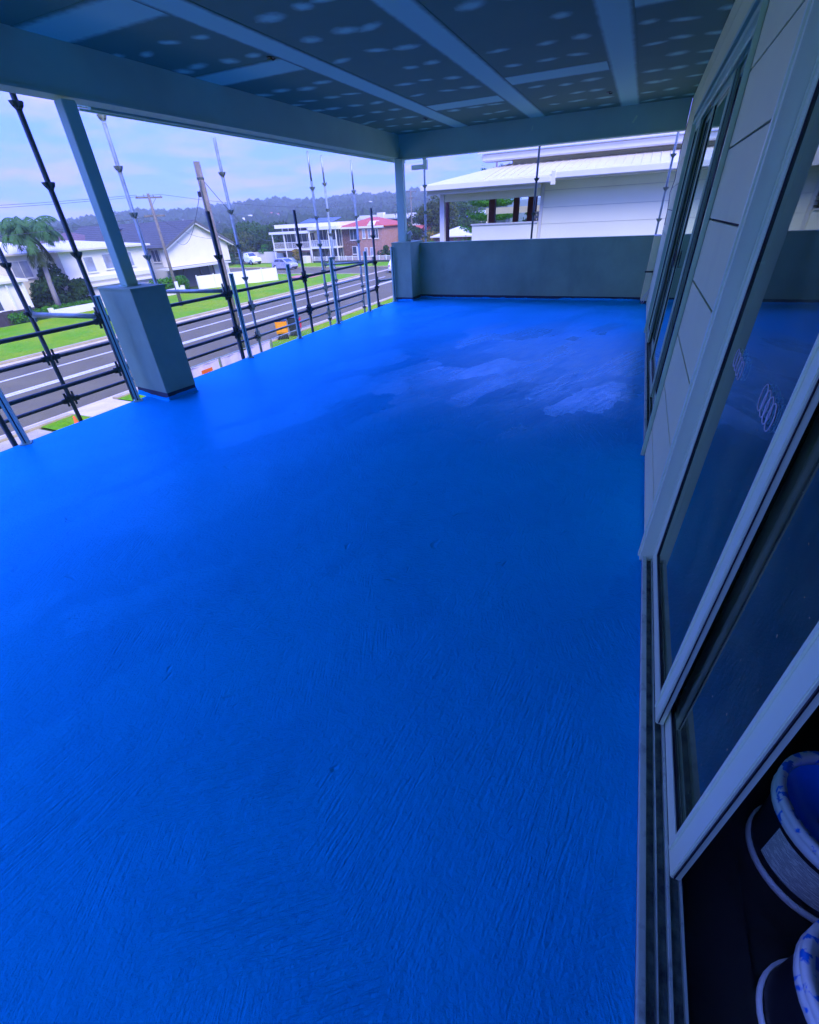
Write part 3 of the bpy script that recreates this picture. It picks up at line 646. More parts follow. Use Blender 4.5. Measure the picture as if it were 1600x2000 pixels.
# ------------------------------------------------------------------ scaffold outside the balcony
def vee(mat, parent, z, r=0.024):
    b = MB()
    b.lathe([(r, -0.03), (r + 0.005, -0.03), (r + 0.005, 0.03), (r, 0.03)], n=10, closed=True)
    for k in range(4):
        a = k * PI / 2 + 0.15
        Mx = Matrix.Rotation(a, 3, 'Z')
        for sgn in (-1, 1):      # two thin cheeks of the folded pressing and its front web
            b.add([Mx @ Vector(q) for q in ((r, sgn * 0.020, -0.022), (r + 0.020, sgn * 0.016, -0.004), (r + 0.020, sgn * 0.012, -0.004), (r, sgn * 0.016, -0.022), (r, sgn * 0.022, 0.026), (r + 0.030, sgn * 0.020, 0.026), (r + 0.030, sgn * 0.016, 0.026), (r, sgn * 0.018, 0.026))],
                  [(3, 2, 1, 0), (4, 5, 6, 7), (0, 1, 5, 4), (1, 2, 6, 5), (2, 3, 7, 6), (3, 0, 4, 7)])
        b.add([Mx @ Vector(q) for q in ((r + 0.018, -0.016, -0.004), (r + 0.018, 0.016, -0.004), (r + 0.022, 0.016, -0.004), (r + 0.022, -0.016, -0.004), (r + 0.028, -0.020, 0.027), (r + 0.028, 0.020, 0.027), (r + 0.033, 0.020, 0.027), (r + 0.033, -0.020, 0.027))],
              [(3, 2, 1, 0), (4, 5, 6, 7), (0, 1, 5, 4), (1, 2, 6, 5), (2, 3, 7, 6), (3, 0, 4, 7)])
    o = b.build('vee_pressing', mat, parent); o.location = (0, 0, z)
    return o
def standard(x, y, top, zs, lab, dark, spig=False, r=0.0245, z0=-4.0):
    t = thing('scaffold_standard', lab, 'scaffold pole', (x, y, z0), 0, 'scaffold standards around the balcony')
    m = M['galv_dark'] if dark else M['galv']
    MB().tube([(0, 0, 0.0), (0, 0, top - z0)], r, 12).build('tube', m, t, smooth=True)
    if spig: MB().tube([(0, 0, top - z0), (0, 0, top - z0 + spig)], r * 0.8, 10).build('spigot', m, t, smooth=True)
    MB().box(-0.07, 0.07, -0.07, 0.07, 0.0, 0.008).build('foot_plate', m, t)
    for z in zs: vee(m, t, z - z0, r)
    return t
def lev(a, b, base=0.27, step=0.495):
    z = base
    while z > a: z -= step
    out = []
    while z <= b:
        if z >= a: out.append(z)
        z += step
    return out
XI, XO = -5.3, -6.3
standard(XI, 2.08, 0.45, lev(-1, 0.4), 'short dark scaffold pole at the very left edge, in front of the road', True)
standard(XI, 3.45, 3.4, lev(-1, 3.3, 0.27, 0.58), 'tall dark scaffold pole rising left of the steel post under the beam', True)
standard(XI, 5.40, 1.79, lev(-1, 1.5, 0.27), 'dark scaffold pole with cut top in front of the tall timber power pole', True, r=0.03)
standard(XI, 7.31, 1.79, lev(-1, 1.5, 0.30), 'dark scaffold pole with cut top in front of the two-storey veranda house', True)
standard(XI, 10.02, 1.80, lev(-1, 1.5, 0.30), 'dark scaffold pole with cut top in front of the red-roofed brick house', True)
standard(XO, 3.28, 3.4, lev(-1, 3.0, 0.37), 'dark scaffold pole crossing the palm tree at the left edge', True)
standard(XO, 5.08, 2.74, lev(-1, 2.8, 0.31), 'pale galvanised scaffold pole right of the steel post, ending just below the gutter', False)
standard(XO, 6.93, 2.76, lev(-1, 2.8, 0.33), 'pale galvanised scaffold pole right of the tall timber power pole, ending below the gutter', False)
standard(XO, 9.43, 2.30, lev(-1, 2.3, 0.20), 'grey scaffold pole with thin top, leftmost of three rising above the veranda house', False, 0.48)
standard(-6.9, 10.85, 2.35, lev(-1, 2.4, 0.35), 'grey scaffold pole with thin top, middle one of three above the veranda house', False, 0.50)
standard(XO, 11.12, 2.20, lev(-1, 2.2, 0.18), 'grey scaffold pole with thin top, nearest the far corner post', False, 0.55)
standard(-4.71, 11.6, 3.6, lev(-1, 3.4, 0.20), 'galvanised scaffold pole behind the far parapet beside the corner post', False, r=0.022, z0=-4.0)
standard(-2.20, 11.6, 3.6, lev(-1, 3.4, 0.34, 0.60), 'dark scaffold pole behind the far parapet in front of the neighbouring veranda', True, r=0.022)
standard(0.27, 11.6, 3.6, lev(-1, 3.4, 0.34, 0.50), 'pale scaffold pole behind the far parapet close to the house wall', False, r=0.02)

def ledger(a, b, lab, dark=True, r=0.021):
    a, b = Vector(a), Vector(b); d = (b - a).normalized()
    t = thing('scaffold_ledger', lab, 'scaffold rail', tuple(a), 0, 'horizontal scaffold rails')
    m = M['galv_dark'] if dark else M['galv']
    MB().tube([d * 0.07, (b - a) - d * 0.07], r, 10).build('tube', m, t, smooth=True)
    for (p, s) in ((d * 0.05, 1), ((b - a) - d * 0.05, -1)):
        e = MB(); e.bar(p - d * 0.02 * s, p + d * 0.05 * s, 0.03, 0.06); e.bar(p + Vector((0, 0, -0.075)), p + Vector((0, 0, 0.095)), 0.014, 0.022, (0, 1, 0)); e.build('wedge_end', m, t)
    return t
seg_i = [(-0.6, 3.45, 'left of the rendered pillar'), (3.45, 5.40, 'just right of the rendered pillar'), (5.40, 7.31, 'between the timber power pole and the veranda house'), (7.31, 10.02, 'in front of the veranda and brick houses')]
for (ya, yb, w) in seg_i:
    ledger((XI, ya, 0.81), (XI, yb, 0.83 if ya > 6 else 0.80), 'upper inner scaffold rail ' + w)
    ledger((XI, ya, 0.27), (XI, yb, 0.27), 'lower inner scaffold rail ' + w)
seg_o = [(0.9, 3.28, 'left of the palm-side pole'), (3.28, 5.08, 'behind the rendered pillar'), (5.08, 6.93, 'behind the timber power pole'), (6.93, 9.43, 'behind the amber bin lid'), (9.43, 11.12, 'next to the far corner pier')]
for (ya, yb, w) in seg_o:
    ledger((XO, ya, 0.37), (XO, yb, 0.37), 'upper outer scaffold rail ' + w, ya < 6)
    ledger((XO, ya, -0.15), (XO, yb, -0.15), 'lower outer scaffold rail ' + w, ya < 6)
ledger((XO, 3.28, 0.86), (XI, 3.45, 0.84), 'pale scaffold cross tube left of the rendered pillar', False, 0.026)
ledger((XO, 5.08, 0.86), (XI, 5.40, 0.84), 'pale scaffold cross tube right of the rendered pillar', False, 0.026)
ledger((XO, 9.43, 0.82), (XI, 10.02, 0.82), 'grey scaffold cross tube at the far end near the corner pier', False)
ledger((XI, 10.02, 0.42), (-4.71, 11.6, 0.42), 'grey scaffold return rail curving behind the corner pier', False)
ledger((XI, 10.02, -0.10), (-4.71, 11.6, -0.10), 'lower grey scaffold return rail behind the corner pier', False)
# ------------------------------------------------------------------ ground, road, verges
GZ = -4.0
struct(MB().box(-880, 880, -880, 880, GZ - 0.5, GZ).build('ground', M['ground']))
rd = MB().box(-30.0, -18.25, -200, 420, GZ, GZ + 0.004)
struct(rd.build('road', M['asphalt']))
struct(MB().box(-95, -30.002, 54.5, 63.0, GZ, GZ + 0.004).build('side_street', M['asphalt']))
mk = MB()
for (x, w) in ((-26.35, 0.10), (-23.72, 0.11), (-23.45, 0.11)):
    mk.box(x - w, x + w, -150, 52, GZ + 0.004, GZ + 0.008); mk.box(x - w, x + w, 66, 300, GZ + 0.004, GZ + 0.008)
struct(mk.build('road_marking', M['line']))
kb = MB()
for (x0, x1, y0, y1) in ((-30.30, -30.0, -150, 53.5), (-30.30, -30.0, 64.0, 300), (-18.25, -17.95, -150, 9.2), (-18.25, -17.95, 11.0, 300)):
    kb.box(x0, x1, y0, y1, GZ + 0.0, GZ + 0.13)
kb.box(-90, -30.31, 54.2, 54.49, GZ, GZ + 0.13); kb.box(-90, -30.31, 63.01, 63.3, GZ, GZ + 0.13)
struct(kb.build('kerb', M['kerb'], bevel=0.02))
gut_ = MB().box(-30.0, -29.5, -150, 300, GZ + 0.0045, GZ + 0.009); gut_.box(-18.75, -18.25, -150, 300, GZ + 0.0045, GZ + 0.009)
struct(gut_.build('gutter_strip', M['concrete']))
def turf(name, x0, x1, y0, y1, seed, top=0.10):
    nx, ny = max(2, int((x1 - x0) / 0.8)), max(2, int((y1 - y0) / 0.8)); r_ = rnd(seed); v, f = [], []
    for j in range(ny + 1):
        for i in range(nx + 1):
            e = 0 < i < nx and 0 < j < ny
            v.append((x0 + (x1 - x0) * i / nx, y0 + (y1 - y0) * j / ny, GZ + top + (r_.uniform(-0.02, 0.05) + 0.06 * math.sin(i * .4 + seed) * math.cos(j * .23) if e else 0)))
    for j in range(ny):
        for i in range(nx): a = j * (nx + 1) + i; f.append((a, a + 1, a + nx + 2, a + nx + 1))
    o = raw(name, v, f, M['grass'], None, True)
    return tag(o, None, None, None, 'structure')
turf('grass_verge', -42.6, -30.31, 4, 54.15, 3)
turf('grass_verge', -90, -30.31, 63.35, 70.0, 4)
turf('grass_verge', -17.93, -15.0, 11.0, 90, 5, 0.08)
turf('grass_verge', -17.93, -16.95, 8.0, 9.25, 6, 0.08)
turf('front_lawn', -60, -42.6, 50.2, 54.15, 7)
struct(MB().box(-18.24, -14.0, 9.3, 10.95, GZ, GZ + 0.07).build('driveway', M['concrete']))
fp = struct(MB().box(-16.9, -15.2, -30, 9.28, GZ, GZ + 0.06).build('footpath', M['concrete']))
for k in range(18): MB().box(-16.88, -15.22, -14 + k * 1.28, -14 + k * 1.28 + 1.265, GZ + 0.06, GZ + 0.068).build('paving_slab', M['concrete'], fp)
struct(MB().box(-17.93, -16.92, -30, 7.9, GZ, GZ + 0.05).build('verge_edge', M['kerb']))

# ------------------------------------------------------------------ houses
class House:
    def __init__(s, name, label, o, cat='house'):
        s.o = Vector(o); s.r = thing(name, label, cat, tuple(o))
    def L(s, x, y, z): return (x - s.o.x, y - s.o.y, z - s.o.z)
    def box(s, name, mat, x0, x1, y0, y1, z0, z1, parent=None, bevel=0):
        a, b = s.L(x0, y0, z0), s.L(x1, y1, z1)
        return MB().box(a[0], b[0], a[1], b[1], a[2], b[2]).build(name, M[mat], parent or s.r, bevel=bevel)
    def mesh(s, name, mat, vs_, fs_, parent=None):
        return MB().add([s.L(*v) for v in vs_], fs_).build(name, M[mat], parent or s.r)
    def hip(s, name, mat, x0, x1, y0, y1, ze, zr, over=0.45, inset=None, thick=0.14):
        x0 -= over; x1 += over; y0 -= over; y1 += over
        if (x1 - x0) <= (y1 - y0):
            i = (x1 - x0) / 2 if inset is None else inset; xm = (x0 + x1) / 2; r1, r2 = (xm, y0 + i, zr), (xm, y1 - i, zr)
            v = [(x0, y0, ze), (x1, y0, ze), (x1, y1, ze), (x0, y1, ze), r1, r2]; f = [(0, 1, 4), (1, 2, 5, 4), (2, 3, 5), (3, 0, 4, 5)]
        else:
            i = (y1 - y0) / 2 if inset is None else inset; ym = (y0 + y1) / 2; r1, r2 = (x0 + i, ym, zr), (x1 - i, ym, zr)
            v = [(x0, y0, ze), (x1, y0, ze), (x1, y1, ze), (x0, y1, ze), r1, r2]; f = [(0, 1, 5, 4), (1, 2, 5), (2, 3, 4, 5), (3, 0, 4)]
        v += [(x0, y0, ze - thick), (x1, y0, ze - thick), (x1, y1, ze - thick), (x0, y1, ze - thick)]
        f += [(6, 7, 1, 0), (7, 8, 2, 1), (8, 9, 3, 2), (9, 6, 0, 3), (9, 8, 7, 6)]
        return s.mesh(name, mat, v, f)
    def win(s, face, plane, a, b, z0, z1, pane='pane', bars=1, frame='white_trim', fw=0.07):
        if face == '+x':
            P = lambda u, w, d: (plane + d, u, w)
        else:
            P = lambda u, w, d: (u, plane - d, w)
        def bx(name, mat, u0, u1, w0, w1, d0, d1, par):
            p, q = P(u0, w0, d0), P(u1, w1, d1); x = sorted((p[0], q[0])); y = sorted((p[1], q[1])); z = sorted((p[2], q[2]))
            return s.box(name, mat, x[0], x[1], y[0], y[1], z[0], z[1], par)
        w = bx('window', frame, a - fw, b + fw, z0 - fw, z1 + fw, 0.003, 0.03, None)
        bx('pane', pane, a, b, z0, z1, 0.0305, 0.036, w)
        for k in range(bars):
            u = a + (b - a) * (k + 1) / (bars + 1); bx('glazing_bar', frame, u - 0.025, u + 0.025, z0, z1, 0.0365, 0.055, w)
        bx('sill', frame, a - fw - 0.05, b + fw + 0.05, z0 - fw - 0.05, z0 - fw - 0.001, 0.003, 0.10, w)
        return w

# white two-storey house behind the palm
A = House('white_house', 'white two-storey rendered house behind the palm tree across the road', (-48, 26, GZ))
A.box('wall', 'white_wall', -56, -46, 28.3, 37.0, GZ, 0.45)
A.box('wall', 'white_wall', -57, -47.3, 14.0, 28.29, GZ, 0.42)
A.box('front_wing', 'white_wall', -46.98, -44.2, 15.0, 23.6, GZ, -1.25)
A.hip('front_wing_roof', 'pale_roof', -46.9, -44.2, 15.0, 23.6, -1.10, -0.55, 0.3)
A.hip('roof', 'pale_roof', -56, -46, 28.3, 37.0, 0.60, 1.25, 0.5)
A.hip('roof', 'pale_roof', -57, -47.3, 14.0, 28.2, 0.58, 2.35, 0.5)
A.box('band_course', 'white_trim', -45.997, -45.75, 28.3, 37.0, -2.0, -1.65); A.box('band_course', 'white_trim', -45.997, -45.6, 29.6, 37.0, -2.45, -2.30)
A.box('porch_shade_panel', 'grey_wall', -45.996, -45.97, 28.4, 29.9, GZ, -2.02)  # flat grey panel, colours in the shade of a porch recess
A.box('garage_door', 'white_trim', -45.996, -45.95, 31.0, 35.8, GZ, -2.5)
A.win('+x', -46, 30.35, 31.2, -1.25, -0.1, 'pane_pale', 0); A.win('+x', -46, 32.25, 33.05, -1.15, 0.0, 'pane_pale', 0); A.win('+x', -46, 34.5, 35.3, -1.15, 0.0, 'pane_pale', 0)
A.win('+x', -47.3, 24.9, 26.3, -1.2, 0.0, 'pane_pale', 1); A.win('+x', -44.2, 20.0, 21.4, -3.0, -1.95, 'pane', 1); A.win('+x', -44.2, 17.0, 18.2, -3.0, -1.95, 'pane', 1)
for y in (22.2, 23.4): A.box('downpipe', 'white_trim', -44.19, -44.06, y, y + 0.12, GZ, -1.3)
A.box('solar_heater', 'tile_dark', -53.4, -52.9, 27.5, 29.0, 1.45, 1.62)
# brown roofed house behind
E_ = House('brown_roofed_house', 'house with a brown tiled hip roof showing above the white house', (-62, 44, GZ))
E_.box('wall', 'grey_wall', -68, -59, 37.5, 45, GZ, 0.2); E_.hip('roof', 'tile_brown', -68, -59, 37.5, 45, 0.3, 1.95, 0.5)
E_.win('-y', 37.5, -61.8, -60.4, -1.2, -0.1)
# gable house
B = House('gable_house', 'pale house with a broad cream gable and dark tiled roof across the road', (-46, 44, GZ))
B.box('wall', 'grey_wall', -64, -47.0, 39.8, 48.6, GZ, 0.1)
B.mesh('gable_wall', 'white_wall', [(-46.995, 39.55, -1.75), (-46.0, 39.55, -1.75), (-46.0, 48.75, -1.75), (-46.995, 48.75, -1.75), (-46.995, 39.55, 0.15), (-46.0, 39.55, 0.15), (-46.0, 48.75, 0.15), (-46.995, 48.75, 0.15), (-46.995, 44.15, 2.2), (-46.0, 44.15, 2.2)],
       [(0, 1, 2, 3), (1, 2, 6, 9, 5), (0, 3, 7, 8, 4), (0, 1, 5, 4), (2, 3, 7, 6), (4, 5, 9, 8), (6, 7, 8, 9)])
def gable_roof(H, mat, x0, x1, y0, ym, y1, ze, zr, th=0.16):
    H.mesh('roof', mat, [(x0, y0, ze), (x1, y0, ze), (x1, ym, zr), (x0, ym, zr), (x0, y1, ze), (x1, y1, ze), (x0, y0, ze - th), (x1, y0, ze - th), (x1, ym, zr - th), (x0, ym, zr - th), (x0, y1, ze - th), (x1, y1, ze - th)],
           [(0, 1, 2, 3), (3, 2, 5, 4), (7, 6, 9, 8), (8, 9, 10, 11), (0, 6, 7, 1), (4, 5, 11, 10), (1, 7, 8, 2), (2, 8, 11, 5), (0, 3, 9, 6), (3, 4, 10, 9)])
gable_roof(B, 'tile_dark', -65, -45.5, 39.0, 44.15, 49.3, 0.14, 2.5)
for (ya, za, yb, zb) in ((39.0, 0.0, 44.15, 2.36), (44.15, 2.36, 49.3, 0.0)):
    MB().bar(B.L(-45.47, ya, za), B.L(-45.47, yb, zb), 0.05, 0.24).build('barge_board', M['roof_grey'], B.r)
    MB().bar(B.L(-45.60, ya + (0.02 if za < 1 else 0), za - 0.2), B.L(-45.60, yb, zb - 0.2), 0.2, 0.10).build('gable_soffit', M['white_trim'], B.r)
B.box('awning', 'grey_wall', -46.6, -44.9, 38.2, 47.6, -1.95, -1.80)
B.box('carport_shade_sheet', 'roof_grey', -46.99, -46.9, 40.2, 45.8, GZ, -1.95)  # dark sheet paints in the shade at the back of the carport
for y in (40.3, 42.6, 44.6): B.box('awning_post', 'black', -45.1, -44.98, y, y + 0.12, GZ, -1.95)
B.box('lower_wall', 'white_wall', -46.99, -46.4, 46.0, 48.6, GZ, -1.96)
B.win('-y', 39.8, -52.2, -50.9, -1.2, -0.1, 'pane_pale', 1); B.win('-y', 39.8, -48.5, -47.5, -1.2, -0.1, 'pane', 1)
B.box('solar_heater', 'solar', -58.0, -56.0, 42.0, 43.2, 1.86, 2.05)
# red shed roof peeking between
F_ = House('red_roofed_shed', 'small red roof just left of the dark tiled roof', (-66, 45.5, GZ), 'shed')
F_.box('wall', 'brick_pale', -70, -66, 44.5, 47.5, GZ, 1.0); F_.hip('roof', 'tile_red', -70, -66, 44.5, 47.5, 1.0, 2.1, 0.3)
# veranda house
C = House('veranda_house', 'white two-storey house with open verandas and solar panels on the roof', (-50, 72, GZ))
C.box('wall', 'white_wall', -56.4, -49.5, 73.4, 82, GZ, 1.0); C.box('wall', 'white_wall', -49.49, -44.2, 73.0, 82, GZ, 0.95)
C.box('top_roof', 'white_trim', -57.0, -44.4, 72.3, 82.5, 1.02, 1.56, None, 0.02)
C.box('clerestory', 'pane', -56.0, -49.8, 73.30, 73.39, 0.62, 1.0)
for k in range(6): C.box('clerestory_post', 'white_trim', -56.2 + k * 1.25, -56.05 + k * 1.25, 73.20, 73.29, 0.6, 1.01)
C.box('veranda_roof', 'white_trim', -57.2, -49.3, 70.8, 73.39, 0.22, 0.56, None, 0.02)
C.box('veranda_roof', 'white_trim', -49.25, -43.7, 70.7, 72.99, 0.62, 1.0, None, 0.02)
C.box('veranda_floor', 'white_trim', -56.9, -49.4, 70.9, 73.39, -2.12, -1.92); C.box('veranda_floor', 'white_trim', -49.3, -44.1, 70.9, 72.99, -1.95, -1.74)
C.box('lower_soffit', 'brick_pale', -56.6, -49.5, 71.3, 73.39, -2.45, -2.13)
for (xa, xb, z0, z1, y) in ((-56.0, -53.4, -1.9, 0.15, 73.4), (-53.0, -49.9, -1.9, 0.15, 73.4), (-49.0, -46.9, -1.72, 0.55, 73.0), (-46.5, -44.5, -1.72, 0.55, 73.0), (-54.6, -53.2, -4.0, -2.5, 73.4), (-51.8, -50.8, -4.0, -2.5, 73.4), (-49.0, -46.9, -3.9, -2.0, 73.0), (-46.5, -44.5, -3.9, -2.0, 73.0)):
    d = C.box('glazed_opening', 'pane', xa, xb, y - 0.03, y - 0.001, z0, z1)
    for k in range(3): u = xa + (xb - xa) * (k + 0.5) / 3; C.box('mullion', 'white_trim', u, u + 0.08, y - 0.07, y - 0.031, z0, z1, d)
for x in (-56.8, -54.4, -51.9, -49.45): C.box('veranda_post', 'white_trim', x, x + 0.13, 70.95, 71.08, -4.0, 0.22)
for x in (-49.2, -47.4, -45.6, -44.2): C.box('veranda_post', 'white_trim', x, x + 0.13, 70.85, 70.98, -4.0, 0.62)
def rail(H, y, xa, xb, z, hgt=0.95, n=30, mat='white_trim'):
    b = MB(); p_ = H.L(xa, y, z); q_ = H.L(xb, y, z)
    b.box(p_[0], q_[0], p_[1], p_[1] + 0.06, p_[2] + hgt - 0.06, p_[2] + hgt); b.box(p_[0], q_[0], p_[1], p_[1] + 0.05, p_[2] + 0.05, p_[2] + 0.10)
    for k in range(n): x = p_[0] + (q_[0] - p_[0]) * (k + 0.5) / n; b.box(x - 0.02, x + 0.02, p_[1] + 0.01, p_[1] + 0.04, p_[2] + 0.10, p_[2] + hgt - 0.06)
    return b.build('balustrade', M[mat], H.r)
rail(C, 71.0, -56.7, -49.5, -1.92, 0.98, 38); rail(C, 70.92, -49.1, -44.2, -1.74, 0.95, 12)
C.box('glass_panel', 'pane_pale', -49.0, -44.3, 70.99, 71.01, -1.62, -0.85)
C.box('stair_wall', 'white_wall', -50.6, -49.3, 69.3, 70.6, GZ, -2.9)
C.box('garden_wall', 'white_wall', -55.2, -50.61, 69.6, 69.8, GZ, -3.1)
ch = thing('green_chair', 'small green chair on the upper veranda of the white house', 'chair', (-48.3, 71.8, -1.74))
MB().box(-0.25, 0.25, -0.25, 0.25, 0.40, 0.46).build('seat', M['leaf_mid'], ch); MB().box(-0.25, 0.25, 0.20, 0.25, 0.46, 1.0).build('backrest', M['leaf_mid'], ch)
for sx in (-0.22, 0.18):
    for sy in (-0.22, 0.18): MB().box(sx, sx + 0.04, sy, sy + 0.04, 0, 0.40).build('leg', M['leaf_mid'], ch)
for k in range(8):
    x = -52.4 + k * 0.82
    MB().add([C.L(x, 76.2, 2.16), C.L(x + 0.76, 76.2, 2.16), C.L(x + 0.76, 73.2, 1.60), C.L(x, 73.2, 1.60), C.L(x, 76.2, 2.20), C.L(x + 0.76, 76.2, 2.20), C.L(x + 0.76, 73.2, 1.64), C.L(x, 73.2, 1.64)],
             [(3, 2, 1, 0), (4, 5, 6, 7), (0, 1, 5, 4), (1, 2, 6, 5), (2, 3, 7, 6), (3, 0, 4, 7)]).build('solar_panel', M['solar'], C.r)
# brick house
D = House('brick_house', 'brown brick two-storey house with a red tiled hip roof', (-40, 76, GZ))
D.box('wall', 'brick', -44.0, -40.6, 72.6, 82, GZ, 0.62); D.box('front_bay', 'brick_pale', -40.59, -36.6, 72.0, 82, GZ, 0.62)
D.hip('roof', 'tile_red', -44.0, -36.6, 72.2, 82, 0.80, 1.95, 0.35)
D.mesh('gablet', 'white_trim', [(-39.0, 71.9, 0.85), (-37.8, 71.9, 0.85), (-38.4, 71.9, 1.45), (-39.0, 75.0, 0.85), (-37.8, 75.0, 0.85), (-38.4, 75.0, 1.45)], [(0, 1, 2), (3, 5, 4), (0, 3, 4, 1), (1, 4, 5, 2), (2, 5, 3, 0)])
D.box('eave', 'white_trim', -44.5, -36.1, 71.7, 71.84, 0.55, 0.80)
D.win('-y', 72.6, -42.5, -41.3, -0.95, 0.45, 'pane', 1); D.win('-y', 72.6, -42.3, -41.6, -2.9, -1.9, 'pane', 0); D.box('door', 'white_trim', -41.55, -40.9, 72.55, 72.599, -3.9, -1.9)
for (a, b_) in ((-39.9, -39.5), (-38.9, -38.5)): D.win('-y', 72.0, a, b_, -0.75, 0.35, 'pane_pale', 0); D.win('-y', 72.0, a + 0.2, b_ + 0.2, -3.2, -2.1, 'pane_pale', 0)
D.win('-y', 72.0, -37.9, -37.2, -0.8, 0.35, 'pane', 1)
# fence in front of brick and veranda houses
pf = thing('picket_fence', 'low white railing fence in front of the brick house', 'fence', (-42, 70.4, GZ))
pb = MB()
for z in (0.25, 0.85): pb.box(-6.5, 8.0, -0.03, 0.03, z, z + 0.07)
pb.build('rail', M['white_trim'], pf)
for k in range(13): MB().box(-6.5 + k * 1.2, -6.38 + k * 1.2, -0.061, 0.06, 0, 1.0).build('post', M['white_trim'], pf)
pbars = MB()
for k in range(96): pbars.box(-6.4 + k * 0.15, -6.36 + k * 0.15, -0.02, 0.02, 0.32, 0.85)
pbars.build('picket_bars', M['white_trim'], pf)
rt = thing('retaining_wall', 'low dark retaining wall under the white railing fence', 'wall', (-41, 70.1, GZ)); MB().box(-7.5, 7.0, -0.12, 0.12, 0, 0.35).build('wall', M['tile_dark'], rt); 
# far white building, red roofed bungalow, dark roofed house, blue roofed house
W = House('long_white_building', 'long flat-roofed white building behind the brick house', (-48, 116, GZ), 'building')
W.box('wall', 'white_wall', -62, -33, 112, 122, GZ, 0.8); W.box('window_band', 'pane', -61, -34, 111.95, 111.999, 0.82, 1.45); W.box('clerestory', 'white_wall', -62, -33, 112, 122, 0.801, 1.5); W.box('roof', 'white_trim', -63, -32, 111.2, 123, 1.501, 2.2); W.box('stair_tower', 'white_wall', -57.2, -55.5, 110.8, 111.9, GZ, 2.9)
for k in range(9): W.box('parapet_panel', 'white_trim', -62 + k * 3.2, -59.2 + k * 3.2, 111.0, 111.19, 1.7, 2.5)
Rr = House('red_roofed_bungalow', 'small orange brick bungalow with a red tiled roof beyond the far corner pier', (-41, 97, GZ))
Rr.box('wall', 'brick_orange', -45.5, -38.6, 95, 102, GZ, -1.15); gable_roof(Rr, 'tile_red', -46.2, -38.1, 94.3, 98.5, 102.7, -1.15, 0.25)
Rr.box('front_porch', 'brick_pale', -40.2, -38.6, 93.4, 94.99, GZ, -1.4); Rr.win('-y', 95, -43.5, -42.3, -2.8, -1.7)
Gd = House('grey_roofed_house', 'low house with a dark grey roof between brick house and corner pier', (-37, 90, GZ))
Gd.box('wall', 'brick_pale', -41, -32, 87, 94, GZ, -1.9); Gd.hip('roof', 'roof_grey', -41, -32, 87, 94, -1.85, -0.6, 0.5)
Bl = House('blue_roofed_house', 'distant white house with a blue roof seen through the neighbouring veranda', (-35, 112, GZ))
Bl.box('wall', 'white_wall', -39, -31, 110, 116, GZ, 1.0); Bl.hip('roof', 'blue_roof', -38, -31, 110, 116, 1.0, 2.3, 0.4); Bl.win('-y', 110, -36.6, -36.0, 0.0, 0.8, 'pane', 0)
Lw = House('low_white_garage', 'low white-roofed brick garage seen through the neighbouring veranda', (-25, 75, GZ), 'garage')
Lw.box('wall', 'brick', -28, -22, 72, 78, GZ, -1.0); Lw.hip('roof', 'pale_roof', -28, -22, 72, 78, -0.9, 0.2, 0.4)

# boundary walls, hedges, fences on the far side of the road
wf = thing('white_boundary_wall', 'low white boundary wall along the far verge below the gable house', 'wall', (-42.8, 38, GZ))
MB().box(-0.1, 0.1, -14.0, -0.6, 0, 0.62).build('low_wall', M['white_wall'], wf)
for (ya, yb) in ((-14.2, -13.9), (-0.6, -0.3), (-7.4, -7.1)): MB().box(-0.14, 0.14, ya, yb, 0, 0.78).build('pier', M['white_wall'], wf)
pf2 = thing('white_panel_fence', 'tall white panel fence running from the gable house to the side street', 'fence', (-42.9, 39.8, GZ))
fd_ = Vector((3.9, 8.6, 0)); fl = fd_.length; fd_.normalize()
for k in range(5):
    a = fd_ * (k * fl / 5 + 0.05); b_ = fd_ * ((k + 1) * fl / 5 - 0.05)
    m = MB(); m.bar(a + Vector((0, 0, 0.70)), b_ + Vector((0, 0, 0.70)), 0.04, 1.36); m.build('fence_panel', M['white_wall'], pf2)
for k in range(6):
    p = fd_ * (k * fl / 5); MB().cbox((p.x, p.y, 0.74), (0.09, 0.09, 1.48)).build('fence_post', M['white_trim'], pf2)
bf = thing('dark_timber_fence', 'dark timber retaining fence at the left edge below the palm', 'fence', (-43.4, 20, GZ))
for k in range(14): MB().box(-0.04, 0.04, -8 + k * 0.8, -8 + k * 0.8 + 0.77, 0, 0.95 + 0.03 * (k % 3)).build('fence_board', M['dark_fence'], bf)
wb = thing('side_white_fence', 'pale green-white panel fence behind the parked utility truck', 'fence', (-62.5, 72.5, GZ))
for k in range(5): MB().box(-3.5 + k * 1.95, -1.6 + k * 1.95, -0.04, 0.04, 0, 1.7).build('fence_panel', M['white_wall'], wb)
pt = thing('brick_path', 'short orange brick paving strip beside the white panel fence', 'path', (-36.8, 50.6, GZ + 0.10)); MB().box(-2.0, 1.6, -0.8, 1.6, 0, 0.06).build('paving', M['brick_orange'], pt)

